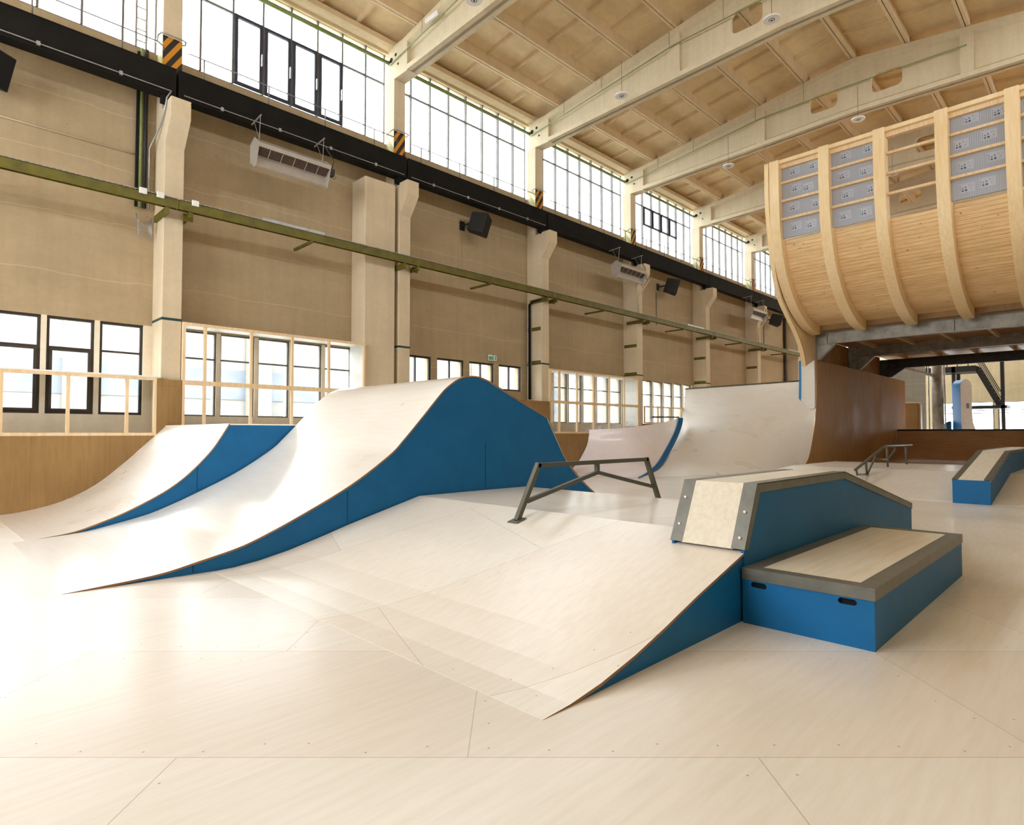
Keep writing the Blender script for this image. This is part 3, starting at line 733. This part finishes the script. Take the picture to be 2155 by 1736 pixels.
m = MB(); m.skin(surf(y0-.006, .003), surf(y0+.11, .003), .008); m.skin(surf(y1-.11, .003), surf(y1+.006, .003), .008)
def lip(y, t):
    inn = [(4.865,.56),(5.10,1.0),(7.30,1.0),(10.27,.412)]
    return [(x, y, z) for x, z in LP] + [(x, y, z) for x, z in inn[::-1]]
m.prism(lip(y0-.006, 0), (0, .008, 0)); m.prism(lip(y1-.002, 0), (0, .008, 0)); m.build('steel_edging', M['steel'], r)
for (x, z, y) in ((4.86,.70,2.78),(4.97,.925,2.78),(4.83,.645,2.22),(4.93,.845,2.22)):
    m = MB(); m.prism([(x-.004, y+.011*math.cos(2*PI*i/10), z+.011*math.sin(2*PI*i/10)) for i in range(10)], (-.012, 0, .006)); m.build('screw_head', M['white'], r)

r = thing('manual_pad', 'low blue box with grey steel rim and two hand holes', 'manual pad', (6.3, 1.7, 0))
bx0, bx1, by0, by1, H = 4.74, 7.93, 1.235, 2.165, .43
m = MB()
m.box(bx0+.02, bx1, by0, by0+.02, 0, H-.012); m.box(bx0+.02, bx1, by1-.02, by1, 0, H-.012); m.box(bx1-.02, bx1, by0+.02, by1-.02, 0, H-.012)
hl = lambda yc: [(yc + .075*math.copysign(1, math.cos(a)) * 1 * .5 + .024*math.cos(a), .31 + .022*math.sin(a)) for a in [2*PI*(i+.5)/20 for i in range(20)]]
m.holed([(by0,0),(by1,0),(by1,H-.012),(by0,H-.012)], [hl(2.035), hl(1.405)], lambda p: (bx0, p[0], p[1]), (.02, 0, 0))
m.build('body', M['blue'], r)
m = MB(); m.box(bx0+.05, bx1-.05, by0+.05, by1-.05, .02, .05); m.box(bx0+.03, bx0+.04, by0+.05, by1-.05, .05, H-.03); m.build('inner_lining', M['hole'], r)
m = MB(); m.box(bx0+.1, bx1-.1, by0+.1, by1-.1, H-.02, H-.001); m.build('top_sheet', M['ledge_ply'], r)
m = MB(); e = .008
m.box(bx0-e, bx1+e, by0-e, by0+.115, H-.006, H+.003); m.box(bx0-e, bx1+e, by1-.115, by1+.002, H-.006, H+.003); m.box(bx0-e, bx0+.115, by0+.115, by1-.115, H-.006, H+.003); m.box(bx1-.115, bx1+e, by0+.115, by1-.115, H-.006, H+.003)
m.box(bx0-e, bx1+e, by0-e, by0-.001, H-.085, H-.006); m.box(bx0-e, bx0-.001, by0-.001, by1, H-.085, H-.006); m.box(bx1+.001, bx1+e, by0-.001, by1, H-.085, H-.006)
m.build('steel_edging', M['steel'], r)

# rail over the funbox
r = thing('grind_rail', 'dark grey flat bar rail standing over the funbox platform', 'rail', (6.25, 4.74, .5))
T = .055; yr = 4.74
def zb(x): return .617 - .2577*max(0, 5.135-x) - .2427*max(0, x-7.258)
xl, xr = 4.80, 7.72; zl, zr_ = zb(xl), zb(xr)
m = MB(); m.bar((5.13, yr, 1.13), (7.40, yr, 1.13), .055, .05); m.build('top_bar', M['rail'], r)
for (a, b) in (((xl, yr, zl+.004), (5.155, yr, 1.15)), ((xr, yr, zr_+.004), (7.375, yr, 1.15))):
    m = MB(); m.bar(a, b, T, T, up=(0,1,0)); m.build('leg', M['rail'], r)
m = MB(); m.bar((6.25, yr, 1.11), (6.25, yr, .985), .05, .05); m.build('post', M['rail'], r)
for (a, b) in (((4.955, yr, .735), (6.255, yr, 1.0)), ((7.565, yr, .735), (6.245, yr, 1.0))):
    m = MB(); m.bar(a, b, .045, .045); m.build('brace', M['rail'], r)
for x, s in ((xl, .2577), (xr, -.2427)):
    m = MB(); m.obox((x, yr, zb(x)+.010), (.075, 0, .075*s), (0, .075, 0), (0, 0, .004)); m.build('foot_plate', M['rail'], r)

# second funbox with ledge and round rail
bank2 = [(16.1,0),(19.3,.5),(23.2,.5),(26.2,0)]
r = thing('funbox', 'farther plywood bank and platform below the timber deck', 'ramp', (16.1, 1.98, 0))
m = MB()
A = [(x, -2.9, z+.005) for x, z in bank2]; B = [(x, 7.2, z+.005) for x, z in bank2]
m.skin(A, B, .02, 0, 1)
m.add([(16.9, 8.6, .003), (19.3, 7.2, .505), (16.1, 7.2, .005), (23.2, 7.2, .505), (24.6, 8.6, .003), (26.2, 7.2, .005)], [(0,1,2), (0,4,3,1), (4,5,3)], 0)
m.build('riding_surface', [M['bank'], M['edge']], r)
r = thing('grind_ledge', 'shorter grey-edged blue ledge at the right edge of the photo', 'ledge', (18, 2.3, 0))
LP2 = [(16.0,.515),(19.33,1.055),(25.0,1.055)]; y0, y1 = 1.98, 2.63
m = MB()
for y in (y0, y1-.02): m.prism_y([(16.02,0),(16.02,.50),(19.33,1.035),(25,1.035),(25,0)], y, y+.02)
m.box(16.0, 16.02, y0, y1, 0, .50); m.build('side_panel', M['blue'], r)
m = MB(); m.skin([(x, y0+.1, z) for x, z in LP2], [(x, y1-.1, z) for x, z in LP2], .02); m.build('top_sheet', M['ledge_ply'], r)
m = MB(); 
for ya, yb in ((y0-.006, y0+.11), (y1-.11, y1+.006)): m.skin([(x, ya, z+.003) for x, z in LP2], [(x, yb, z+.003) for x, z in LP2], .008)
for y in (y0-.006, y1-.002): m.prism([(x, y, z) for x, z in LP2] + [(x, y, z-.06) for x, z in LP2[::-1]], (0, .008, 0))
m.build('steel_edging', M['steel'], r)

r = thing('grind_rail', 'round grey handrail climbing the farther funbox', 'rail', (20, 4.9, .3))
yr = 4.9; R_ = .03
def z2(x): return .5*min(1, max(0, (x-16.1)/3.2)) + .006
m = MB(); m.tube([(17.36, yr, .55), (20.1, yr, 1.11), (20.25, yr, 1.12), (23.3, yr, 1.10)], .036, 12); m.build('top_bar', M['rail'], r, smooth=True)
for a, b in (((18.27, yr, .72), (18.38, yr, z2(18.38))), ((20.36, yr, 1.1), (20.42, yr, z2(20.4))), ((22.54, yr, 1.09), (22.6, yr, z2(22.6)))):
    m = MB(); m.tube([a, b], R_, 10); m.build('leg', M['rail'], r, smooth=True)
for pts in ([(17.46, yr, .56), (17.5, yr, .42), (18.34, yr, z2(18.38)+.03)], [(19.22, yr, .92), (19.18, yr, .84), (18.42, yr, z2(18.4)+.03)], [(19.24, yr, .78), (20.4, yr, .72)], [(21.3, yr, 1.1), (21.3, yr, 1.0), (20.46, yr, .74)]):
    m = MB(); m.tube(pts, .024, 8); m.build('brace', M['rail'], r, smooth=True)

# lavender quarter pipe and tall white quarter pipe by the wall
LB = [(17.23,11.34,.006),(18.72,11.88,.10),(20.36,12.48,.34),(22.17,13.15,.84),(23.84,13.76,1.42),(25.01,14.18,1.95),(25.55,14.37,2.66),(25.75,14.39,3.53)]
WR = [(24.6,8.89,0),(25.454,8.89,.48),(25.9,8.89,1.136),(26.26,8.89,1.9),(26.46,8.89,2.69),(26.52,8.89,3.2),(26.54,8.89,3.5),(26.55,8.89,3.66)]
Lp = spline(LB, 5); Rp = spline(WR, 5)
r = thing('quarter_pipe', 'tall white plywood quarter pipe rising to the curved timber wall', 'ramp', (25, 11, 0))
m = MB(); rows = 12; n = len(Lp); vs = []; fs = []
for i in range(rows+1):
    t = i/rows; e = t*t*(3-2*t)*.35 + t*.65
    for k in range(n): vs.append(Rp[k].lerp(Lp[k], e) if True else None)
for i in range(rows):
    for k in range(n-1): fs.append((i*n+k, i*n+k+1, (i+1)*n+k+1, (i+1)*n+k))
m.add(vs, fs)
m.add([Rp[-1] + Vector((0,0,0)), Lp[-1], Lp[-1] + Vector((.6, 0, 0)), Rp[-1] + Vector((.6, .3, 0))], [(0,1,2,3)])
m.build('riding_surface', M['ramp'], r, smooth=True)
m = MB(); m.tube([Rp[-1] + Vector((-.02, .3, .02)), Lp[-1] + Vector((-.02, 0, .02))], .035, 10); m.build('coping', M['rail'], r, smooth=True)
st = [(x-.16, z) for x, z in [(26.44,2.5),(26.5,3.0),(26.54,3.6),(26.55,4.0),(26.55,4.5)]]
m = MB(); m.prism_y(st + [(x+.3, z) for x, z in st[::-1]], 8.895, 9.42); m.build('raised_strip', M['ramp'], r)
st2 = [p for p in st]
m = MB(); m.prism_y([(x-.03, z) for x, z in st2] + [(x+.12, z) for x, z in st2[::-1]], 9.42, 9.5); m.build('edge_strip', M['blue_bright'], r)

r = thing('plywood_wall', 'brown varnished plywood wall under the steel beams', 'wall panel', (33, 8.9, 0))
bw = [(24.6,0)] + [(p.x, p.z) for p in Rp[1:]] + [(26.56,4.5),(40.9,4.5),(40.9,0)]
m = MB(); m.prism_y(bw, 8.86, 8.885); m.build('panel_face', M['brown'], r)
m = MB()
for xa, xb in ((26.75, 31.95), (32.25, 37.45)): m.box(xa, xb, 9.26, 9.285, 4.5, 5.6)
m.box(26.56, 40.9, 8.885, 9.285, 4.48, 4.5); m.build('upper_panel', M['brown'], r)
m = MB(); m.skin([(25.6, 8.55, .004), (25.9, 8.7, .03), (26.2, 8.8, .10), (26.4, 8.85, .2)], [(35.8, 8.55, .004), (35.8, 8.7, .03), (35.8, 8.8, .10), (35.8, 8.85, .2)], .01); m.build('foot_transition', M['brown'], r, auto=60)

# lavender: lofted between the blue band and the wall, rounded at the fence end
LV = [(17.05,11.42,.006),(17.9,11.6,.06),(18.6,11.75,.28),(19.15,11.88,.68),(19.55,11.98,1.15),(19.8,12.05,1.6),(19.9,12.08,2.05)]
r = thing('quarter_pipe', 'lavender white quarter pipe with a thin blue curved side, before the fence', 'ramp', (18.5, 13, 0))
band = [Vector(p) for p in ((17.23,11.34,.006),(18.58,11.83,.115),(20.1,12.38,.37),(21.75,13.0,.86),(23.2,13.52,1.42),(24.1,13.86,1.86),(24.4,13.97,2.18))]
bandS = spline([tuple(p) for p in band], 6); n = len(bandS)
end = spline([(16.4,14.36,.006),(17.2,14.36,.1),(17.7,14.36,.35),(18.1,14.36,.75),(18.35,14.36,1.1),(18.45,14.37,1.4),(18.5,14.38,1.62)], 6)
mid = spline([(16.9,12.9,.006),(17.9,12.95,.11),(18.9,13.05,.4),(19.7,13.15,.85),(20.3,13.25,1.3),(20.6,13.3,1.62),(20.75,13.35,1.8)], 6)
vs = []; fs = []; rows = 14
for i in range(rows+1):
    t = i/rows
    for k in range(n):
        a, b, c = bandS[k], mid[k], end[k]
        vs.append(a*(1-t)**2 + (2*b - (a + c)*.5)*2*t*(1-t) + c*t*t)
for i in range(rows):
    for k in range(n-1): fs.append((i*n+k, i*n+k+1, (i+1)*n+k+1, (i+1)*n+k))
m = MB(); m.add(vs, fs); m.build('riding_surface', M['lavender'], r, smooth=True)
m = MB(); sh = [p + Vector((.10, -.06, -.05 - .0*i)) for i, p in enumerate(bandS)]
sh = [p + Vector((.22*min(1, i/8), -.10*min(1, i/8), -.02)) for i, p in enumerate(bandS)]
for q in sh: q.z = max(q.z, .004)
m.add(list(bandS) + sh, [(i, i+1, n+i+1, n+i) for i in range(n-1)]); m.build('side_band', M['blue'], r, smooth=True)
m = MB(); m.tube([p + Vector((-.03, -.0, .02)) for p in bandS], .022, 8); m.build('edge_strip', M['blue_bright'], r, smooth=True)
m = MB(); m.tube([bandS[-1] + Vector((0,0,.02)), Vector((22.3, 14.0, 2.17))], .035, 8); m.build('coping', M['rail'], r, smooth=True)

# ------------------------------------------------------------------ brown back quarter pipe below the deck
r = thing('quarter_pipe', 'dark brown quarter pipe with black coping across the back, under the deck', 'ramp', (38, 3, 0))
bq = [(35.9,0),(36.7,.08),(37.5,.32),(38.2,.72),(38.7,1.2),(38.9,1.64)]
pb = [(p.x, p.y) for p in spline(bq, 5)]
m = MB(); m.skin([(x, -3.0, z+.003) for x, z in pb], [(x, 8.85, z+.003) for x, z in pb], .02); m.box(38.9, 41.5, -3.0, 8.85, 1.6, 1.64); m.build('riding_surface', M['back'], r, auto=35)
m = MB(); m.tube([(38.88, -3.0, 1.66), (38.88, 8.84, 1.66)], .04, 10); m.build('coping', M['black'], r, smooth=True)

# ------------------------------------------------------------------ steel beams, deck and the curved timber wall
BN = ['front grey steel beam carrying the curved timber wall', 'middle grey steel beam under the timber deck', 'rear dark steel beam under the timber deck, before the stairs']
for i, X in enumerate((26.5, 32.0, 37.5)):
    zt = 5.6 if i < 2 else 5.45; zbm = zt - .48
    r = thing('steel_beam', BN[i], 'beam', (X+.1, 6, zbm), 'steel beams under the deck')
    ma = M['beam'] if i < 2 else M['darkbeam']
    m = MB(); m.box(X+.09, X+.105, YR+.05, 8.9, zbm+.02, zt-.02); m.build('web', ma, r)
    for z in (zbm, zt-.02):
        m = MB(); m.box(X, X+.2, YR+.05, 9.3 if z > zbm else 8.9, z, z+.02); m.build('flange', ma, r)
    m = MB(); m.prism_x([(9.3, zbm+.02), (9.3, 4.5), (8.75, 4.5), (8.15, zbm-.0), (8.9, zbm-.0), (8.9, zt-.02), (9.3, zt-.02)], X+.09, X+.105); m.box(X, X+.2, 8.86, 9.3, 4.5, 4.52)
    m.prism_x([(8.75, 4.52), (8.13, zbm-.001), (8.11, zbm-.02), (8.74, 4.5)], X, X+.2); m.build('haunch', ma, r)
    for y in (9.29, 8.88, 8.45, 4.2):
        m = MB(); m.box(X+.005, X+.195, y-.012, y+.012, (4.52 if y > 8.6 else zbm+.02), zt-.02); m.build('stiffener', ma, r)
m = MB(); m.box(26.32, 43.5, YR+.05, 9.25, 5.605, 5.72)
r = tag(m.build('upper_deck', M['back']), 'timber deck resting on the steel beams behind the curved wall', 'deck')
m = MB()
for i in range(8):
    y = -2.5 + 1.5*i
    for xa, xb in ((26.75, 31.95), (32.25, 37.45), (37.75, 43.4)): m.box(xa, xb, y, y+.12, 5.46, 5.603)
m.build('joist', M['timber'], r)

RIBF = [(25.9,5.44),(25.0,5.56),(24.3,5.80),(23.55,6.2),(22.95,6.72),(22.5,7.30),(22.17,8.05),(22.0,8.9),(21.93,9.9),(21.93,11.28)]
rf = [(p.x, p.y) for p in spline(RIBF, 5)]
def offs(prof, t):
    out = []
    for i, (x, z) in enumerate(prof):
        a = Vector(prof[max(i-1,0)]); b = Vector(prof[min(i+1,len(prof)-1)]); d = (b-a).normalized()
        out.append((x + d.y*t, z - d.x*t))
    return out
ri = offs(rf, .42); rp0, rp1 = offs(rf, .36), offs(rf, .40)
r = thing('curved_timber_wall', 'huge unfinished curved timber wall of ribs and planks above the deck', 'timber wall', (23, 3, 5.6))
RY = [8.5 - 1.663*i for i in range(7)]
for y in RY:
    m = MB(); m.prism_y(rf + ri[::-1], y, y+.33); m.build('rib', M['glulam'], r, bevel=.008)
m = MB(); m.box(25.98, 26.3, RY[-1], 8.83, 5.605, 5.9); m.build('base_board', M['fence'], r)
m = MB(); m.box(21.98, 22.33, RY[-1]+.33, 8.5, 11.14, 11.27); m.build('top_plate', M['glulam'], r)
# arclength helper along the inner face of the planks
def along(prof):
    s = [0]
    for a, b in zip(prof, prof[1:]): s.append(s[-1] + math.hypot(b[0]-a[0], b[1]-a[1]))
    return s
sl = along(rp0); tot = sl[-1]
def at(s, prof):
    s = max(0, min(tot, s))
    for i in range(len(sl)-1):
        if sl[i+1] >= s:
            t = (s - sl[i])/max(1e-9, sl[i+1]-sl[i]); return (prof[i][0] + (prof[i+1][0]-prof[i][0])*t, prof[i][1] + (prof[i+1][1]-prof[i][1])*t)
    return prof[-1]
szt = [s for s, p in zip(sl, rp0) if p[1] <= 8.5][-1]
for b in range(6):
    y1_ = RY[b]; y0_ = RY[b+1] + .33
    m = MB(); s = 0
    while s < szt:
        e = min(s + .125, szt)
        a0, a1 = at(s+.004, rp0), at(e-.004, rp0); c0, c1 = at(s+.004, rp1), at(e-.004, rp1)
        m.prism_y([a0, a1, c1, c0], y0_, y1_); s += .128
    m.build('plank_cladding', M['planks'], r)
    zl_ = [8.5 + (11.14-8.5)*k/4 for k in range(5)]
    for k in range(1, 4):
        m = MB(); m.box(22.12, 22.24, y0_, y1_, zl_[k]-.04, zl_[k]+.04); m.build('batten', M['timber'], r)
    m = MB(); m.box(22.12, 22.3, y0_, y1_, 11.0, 11.14); m.build('batten', M['timber'], r)
    if b == 2: 
        m = MB(); m.box(22.30, 22.304, y0_, y1_, 8.5, 11.1); m.build('clear_sheet', M['sheet'], r); continue
    for k in range(4):
        z0_, z1_ = zl_[k] + (.04 if k else 0), zl_[k+1] - (.04 if k < 3 else .14)
        m = MB(); m.box(22.26, 22.34, y0_, y1_, z0_, z1_); wo = m.build('insulation_panel', M['wrap'], r)
        m = MB(); rng = random.Random(b*10 + k)
        for q in range(2):
            yc = y1_ - .25 - .62*q - rng.random()*.25 - (k % 2)*.12; zc = z0_ + .16 + rng.random()*.1
            m.box(22.256, 22.26, yc-.19, yc+.19, zc-.02, zc+.26, 0)
            for (dy, dz, w_) in ((.10, .02, .045), (.02, .02, .055), (.10, .10, .03), (.03, .12, .035), (-.06, .16, .02), (-.1, .06, .02), (-.13, .14, .015)):
                m.box(22.252, 22.256, yc+dy-w_/2, yc+dy+w_/2, zc+dz, zc+dz+w_, 1)
            for l in range(4): m.box(22.252, 22.256, yc+.155, yc+.165, zc+.02+.05*l, zc+.055+.05*l, 1)
        m.build('printed_label', [M['wrap_label'], M['wrap_ink']], wo)
EDGE = [(25.72,2.75),(25.74,4.18),(25.41,4.86),(24.79,5.46),(24.0,6.02),(23.24,6.64),(22.79,7.55),(22.48,8.74),(22.27,9.93),(22.27,11.4)]
EDGE = [(x*.985, 1.5+(z-1.5)*.985) for x, z in EDGE]
EDGE[0] = (26.2, 4.3) if False else EDGE[1]
es = [(p.x, p.y) for p in spline([(26.36, 4.32), (25.9, 4.42)][:0] + EDGE[1:], 5)]
for i, (a, b_) in enumerate(((0, .05), (.08, .12))):
    o1, o2 = offs(es, a), offs(es, b_)
    m = MB(); m.prism_y(o1 + o2[::-1], 8.86, 9.01); m.build('edge_ply', M['glulam'], r)
fill = es + [(es[-1][0]+.4, es[-1][1]), (23.2, 8.0), (24.2, 6.6), (25.7, 5.62), (26.45, 5.58), (26.45, 4.3)]
m = MB(); m.prism_y(offs(es, .13)[:30] + [(26.45, 5.58), (26.45, 4.52)], 8.88, 8.94); m.build('end_web', M['glulam'], r)

# ------------------------------------------------------------------ end wall, stairs, far objects
m = MB(); X = XB
m.box(X, X+.35, YR, YW, -.2, 1.5); m.box(X, X+.35, YR, YW, 3.75, 13.8)
ey = 13.9; WE = []
for i in range(7):
    a = 9.7 - 1.72*i; WE.append((a-1.5, a))
edges = [YW] + [v for w_ in WE for v in (w_[1], w_[0])] + [YR]
for a, b in zip(edges[::2], edges[1::2]): m.box(X, X+.35, b, a, 1.5, 3.75)
tag(m.build('wall_east', M['end_wall']), 'beige end wall at the far end of the hall', 'wall', kind='structure')
for i, (a, b) in enumerate(WE):
    WN += 1
    r = thing('window_%d' % WN, '%s window from the left in the far end wall' % ORD[i+1], 'window', (X, a, 1.5), kind='structure')
    fm = MB(); fm.box(X+.05, X+.12, a, a+.08, 1.5, 3.75); fm.box(X+.05, X+.12, b-.08, b, 1.5, 3.75)
    for z in (1.5, 2.9, 3.1, 3.68): fm.box(X+.05, X+.12, a+.08, b-.08, z, z+.06)
    fm.build('window_frame', M['frame_grey'], r)
    g = MB(); g.box(X+.08, X+.088, a+.04, b-.04, 1.53, 3.72); g.build('glass_pane', M['pane'], r)
m = MB(); m.box(XA, XB, YR-.35, YR, -.2, 11.3); m.box(XA, XB, YR-.35, YR, 12.3, 13.3)
for k in range(-2, 10): m.box(cx(k), min(cx(k)+CW, XB), YR-.35, YR, 11.3, 12.3)  # upper openings in this unseen wall are added for fill light
tag(m.build('wall_south', M['wall']), 'opposite long wall of the hall, outside the photo', 'wall', kind='structure')
m = MB()
m.box(XA-.35, XA, YR, YW, -.2, 4.0); m.box(XA-.35, XA, YR, YW, 9.5, 13.9); m.box(XA-.35, XA, YR, 3.2, 4.0, 9.5)
for y in (3.2, 7, 11, YW-.5): m.box(XA-.35, XA, y, y+.5, 4.0, 9.5)  # openings behind the camera, added to brighten surfaces facing this wall
tag(m.build('wall_west', M['wall']), 'end wall behind the camera, outside the photo', 'wall', kind='structure')

r = thing('steel_pillar', 'round grey steel pillar with a slanting arm behind the back quarter pipe', 'pillar', (44, 7.85, 0))
m = MB(); m.tube([(44, 7.85, 0), (44, 7.85, 5.6)], .3, 24); m.build('shaft', M['beam'], r, smooth=True)
m = MB(); m.tube([(43.75, 8.25, 1.6), (43.75, 8.25, 5.6)], .035, 8); m.tube([(43.75, 7.45, 1.6), (43.75, 7.45, 5.6)], .04, 8); m.build('conduit', M['galv'], r, smooth=True)
m = MB(); m.bar((43.9, 8.0, 4.95), (39.5, 8.7, 5.2), .14, .16); m.build('arm', M['beam'], r)
m = MB(); m.box(47.8, 48.0, 9.2, 11.2, 0, 6.4)
tag(m.build('concrete_slab', M['grey_wall']), 'grey concrete slab standing left of the round pillar', 'partition')
m = MB(); m.box(43.9, 44.6, 8.75, 9.7, 0, 3.38)
tag(m.build('plywood_box', M['fence'], bevel=.15), 'tan plywood box behind the end of the brown wall', 'box')
r = thing('sign_board', 'tall rounded slab with a white face and blue edge standing at the back', 'sign', (44.55, 6.75, 1.6)); r.rotation_euler = (0, 0, .75)
def slab(grow, x0, x1, m_, n=14):
    pts = [(6.55 + .0, 1.6), (6.45, 2.4), (6.45, 4.2)]
    half = .33 + grow
    top = [(6.75 + half*math.cos(a), 4.25 + (half+.08)*math.sin(a)) for a in [PI*i/n for i in range(n+1)]]
    poly = [(6.25 - grow, 1.64), (6.38 - grow, 2.2)][:0]
    right = [(6.75 - half - .2, 1.64), (6.75 - half - .05, 2.1), (6.75 - half, 2.7)]
    left = [(6.75 + half, 2.7), (6.75 + half, 2.1), (6.75 + half - .05, 1.64)]
    m_.prism_x(right[:0] + left[::-1] + top + right[::-1], x0, x1)
m = MB(); slab(0, 44.2, 44.9, m); m.build('board', M['blue_bright'], r)
m = MB(); slab(-.012, 44.19, 44.2, m); m.build('board_face', M['white'], r)
m = MB(); m.box(44.17, 44.19, 6.6, 6.74, 2.95, 3.25); m.build('poster', M['grey_wall'], r)
m = MB(); m.prism_x([(7.3,1.64),(7.85,1.64),(7.6,2.1),(7.42,2.2),(7.3,2.2)], 44.5, 44.7)
tag(m.build('blue_mound', M['blue']), 'small dark blue hump peeking over the coping beside the pillar', 'ramp')

r = thing('steel_stairs', 'black steel staircase and landing against the far end wall', 'stairs', (52, 7.5, 0))
m = MB(); m.box(51.5, 53.5, 7.0, 9.9, 5.7, 6.1); m.build('landing', M['black'], r)
for (x, y) in ((51.6, 8.25), (53.3, 8.25), (51.6, 5.6)):
    m = MB(); m.box(x-.1, x+.1, y-.1, y+.1, 1.0 if 0 else 0, 6.1 if y > 6 else 7); m.build('post', M['black'], r)
for y in (0, 1):
    m = MB(); xo = 51.7 + 1.1*y; m.bar((xo, 7.0, 6.0), (xo, 5.8, 3.3), .06, .28); m.build('stringer', M['black'], r)
    m = MB(); m.bar((xo, 7.0, 6.95), (xo, 5.8, 4.25), .05); m.bar((xo, 7.0, 6.5), (xo, 5.8, 3.8), .04); m.build('handrail', M['black'], r)
for i in range(10):
    t = (i+.5)/10; m = MB(); m.box(51.75, 52.75, 7.0-1.2*t-.1, 7.0-1.2*t+.1, 6.0-2.7*t, 6.03-2.7*t); m.build('tread', M['darkbeam'], r)
m = MB(); m.box(51.5, 53.5, 5.4, 8.4, 3.15, 3.35); m.build('lower_landing', M['black'], r)
m = MB()
for y in (9.8, 9.2, 8.6, 8.0, 7.4): m.box(51.55, 51.6, y, y+.05, 6.1, 7.1)
m.box(51.55, 51.6, 7.0, 9.9, 7.05, 7.1); m.box(51.55, 51.6, 7.0, 9.9, 6.6, 6.64); m.build('landing_rail', M['black'], r)

# ------------------------------------------------------------------ outside the windows
m = MB(); m.box(-40, 110, 15.6, 80, -.6, -.3); m.box(55.6, 110, -30, 15.6, -.6, -.3)
tag(m.build('ground', M['ground']), 'pale paved yard outside the windows', 'ground', kind='structure')
r = thing('yard_building', 'pale neighbouring building seen through the low windows', 'building', (10, 34, 0))
m = MB(); m.box(-40, 40, 34, 40, -.3, 7.5); m.build('facade', M['brick_out'], r)
m = MB(); m.box(-40, 40, 33.95, 34, 3.3, 4.9); m.build('window_band', M['blue_out'], r)
for i in range(9):
    x = -36 + 8.2*i; m = MB(); m.box(x, x+1.3, 33.6, 33.95, -.3, 7.4); m.build('pier', M['cream_out'], r)

# ------------------------------------------------------------------ camera
cam = bpy.data.cameras.new('camera'); co = bpy.data.objects.new('camera', cam); COL.objects.link(co)
cam.sensor_fit = 'HORIZONTAL'; cam.sensor_width = 36; cam.lens = 1282/2155*36
co.location = (0, 0, 1.5); co.rotation_euler = (PI/2 + math.atan(43/1282), 0, YAW - PI/2)
cam.clip_start = .05; cam.clip_end = 300
SC.camera = co

# ------------------------------------------------------------------ daylight
wd = bpy.data.worlds.new('overcast_sky'); SC.world = wd; wd.use_nodes = True
bg = wd.node_tree.nodes['Background']; bg.inputs[0].default_value = (.90, .955, 1.0, 1); bg.inputs[1].default_value = 6.0
def portal(name, x0, x1, z0, z1, y=15.45):
    l = bpy.data.lights.new(name, 'AREA'); l.shape = 'RECTANGLE'; l.size = x1-x0; l.size_y = z1-z0; l.cycles.is_portal = True
    o = bpy.data.objects.new(name, l); COL.objects.link(o); o.location = ((x0+x1)/2, y, (z0+z1)/2); o.rotation_euler = (-PI/2, 0, 0)
portal('clerestory_daylight', cx(-1), XB, 10.05, 12.85)
portal('low_window_daylight', cx(-1), 40, 1.9, 3.87)
def portal2(name, loc, sx, sy, rot):
    l = bpy.data.lights.new(name, 'AREA'); l.shape = 'RECTANGLE'; l.size = sx; l.size_y = sy; l.cycles.is_portal = True
    o = bpy.data.objects.new(name, l); COL.objects.link(o); o.location = loc; o.rotation_euler = rot
portal2('end_window_daylight', (XB+.4, 3.8, 2.6), 13, 2.3, (PI/2, 0, PI/2))
portal2('added_opposite_fill', ((XA+XB)/2, YR-.3, 11.8), XB-XA, 1.0, (PI/2, 0, 0))  # portal for the added openings in the opposite wall
portal2('added_rear_fill', (XA-.3, 9.3, 6.25), 12, 6.5, (PI/2, 0, -PI/2))  # portal for the added fill openings in the rear wall

# ------------------------------------------------------------------ colour management
SC.view_settings.view_transform = 'Standard'; SC.view_settings.look = 'None'
SC.view_settings.exposure = 1.15; SC.view_settings.gamma = 1.0; SC.view_settings.use_curve_mapping = False
try:
    SC.cycles.max_bounces = 10; SC.cycles.diffuse_bounces = 6; SC.cycles.glossy_bounces = 4; SC.cycles.transparent_max_bounces = 12; SC.cycles.caustics_reflective = False; SC.cycles.caustics_refractive = False
    SC.cycles.sample_clamp_indirect = 8
except Exception: pass
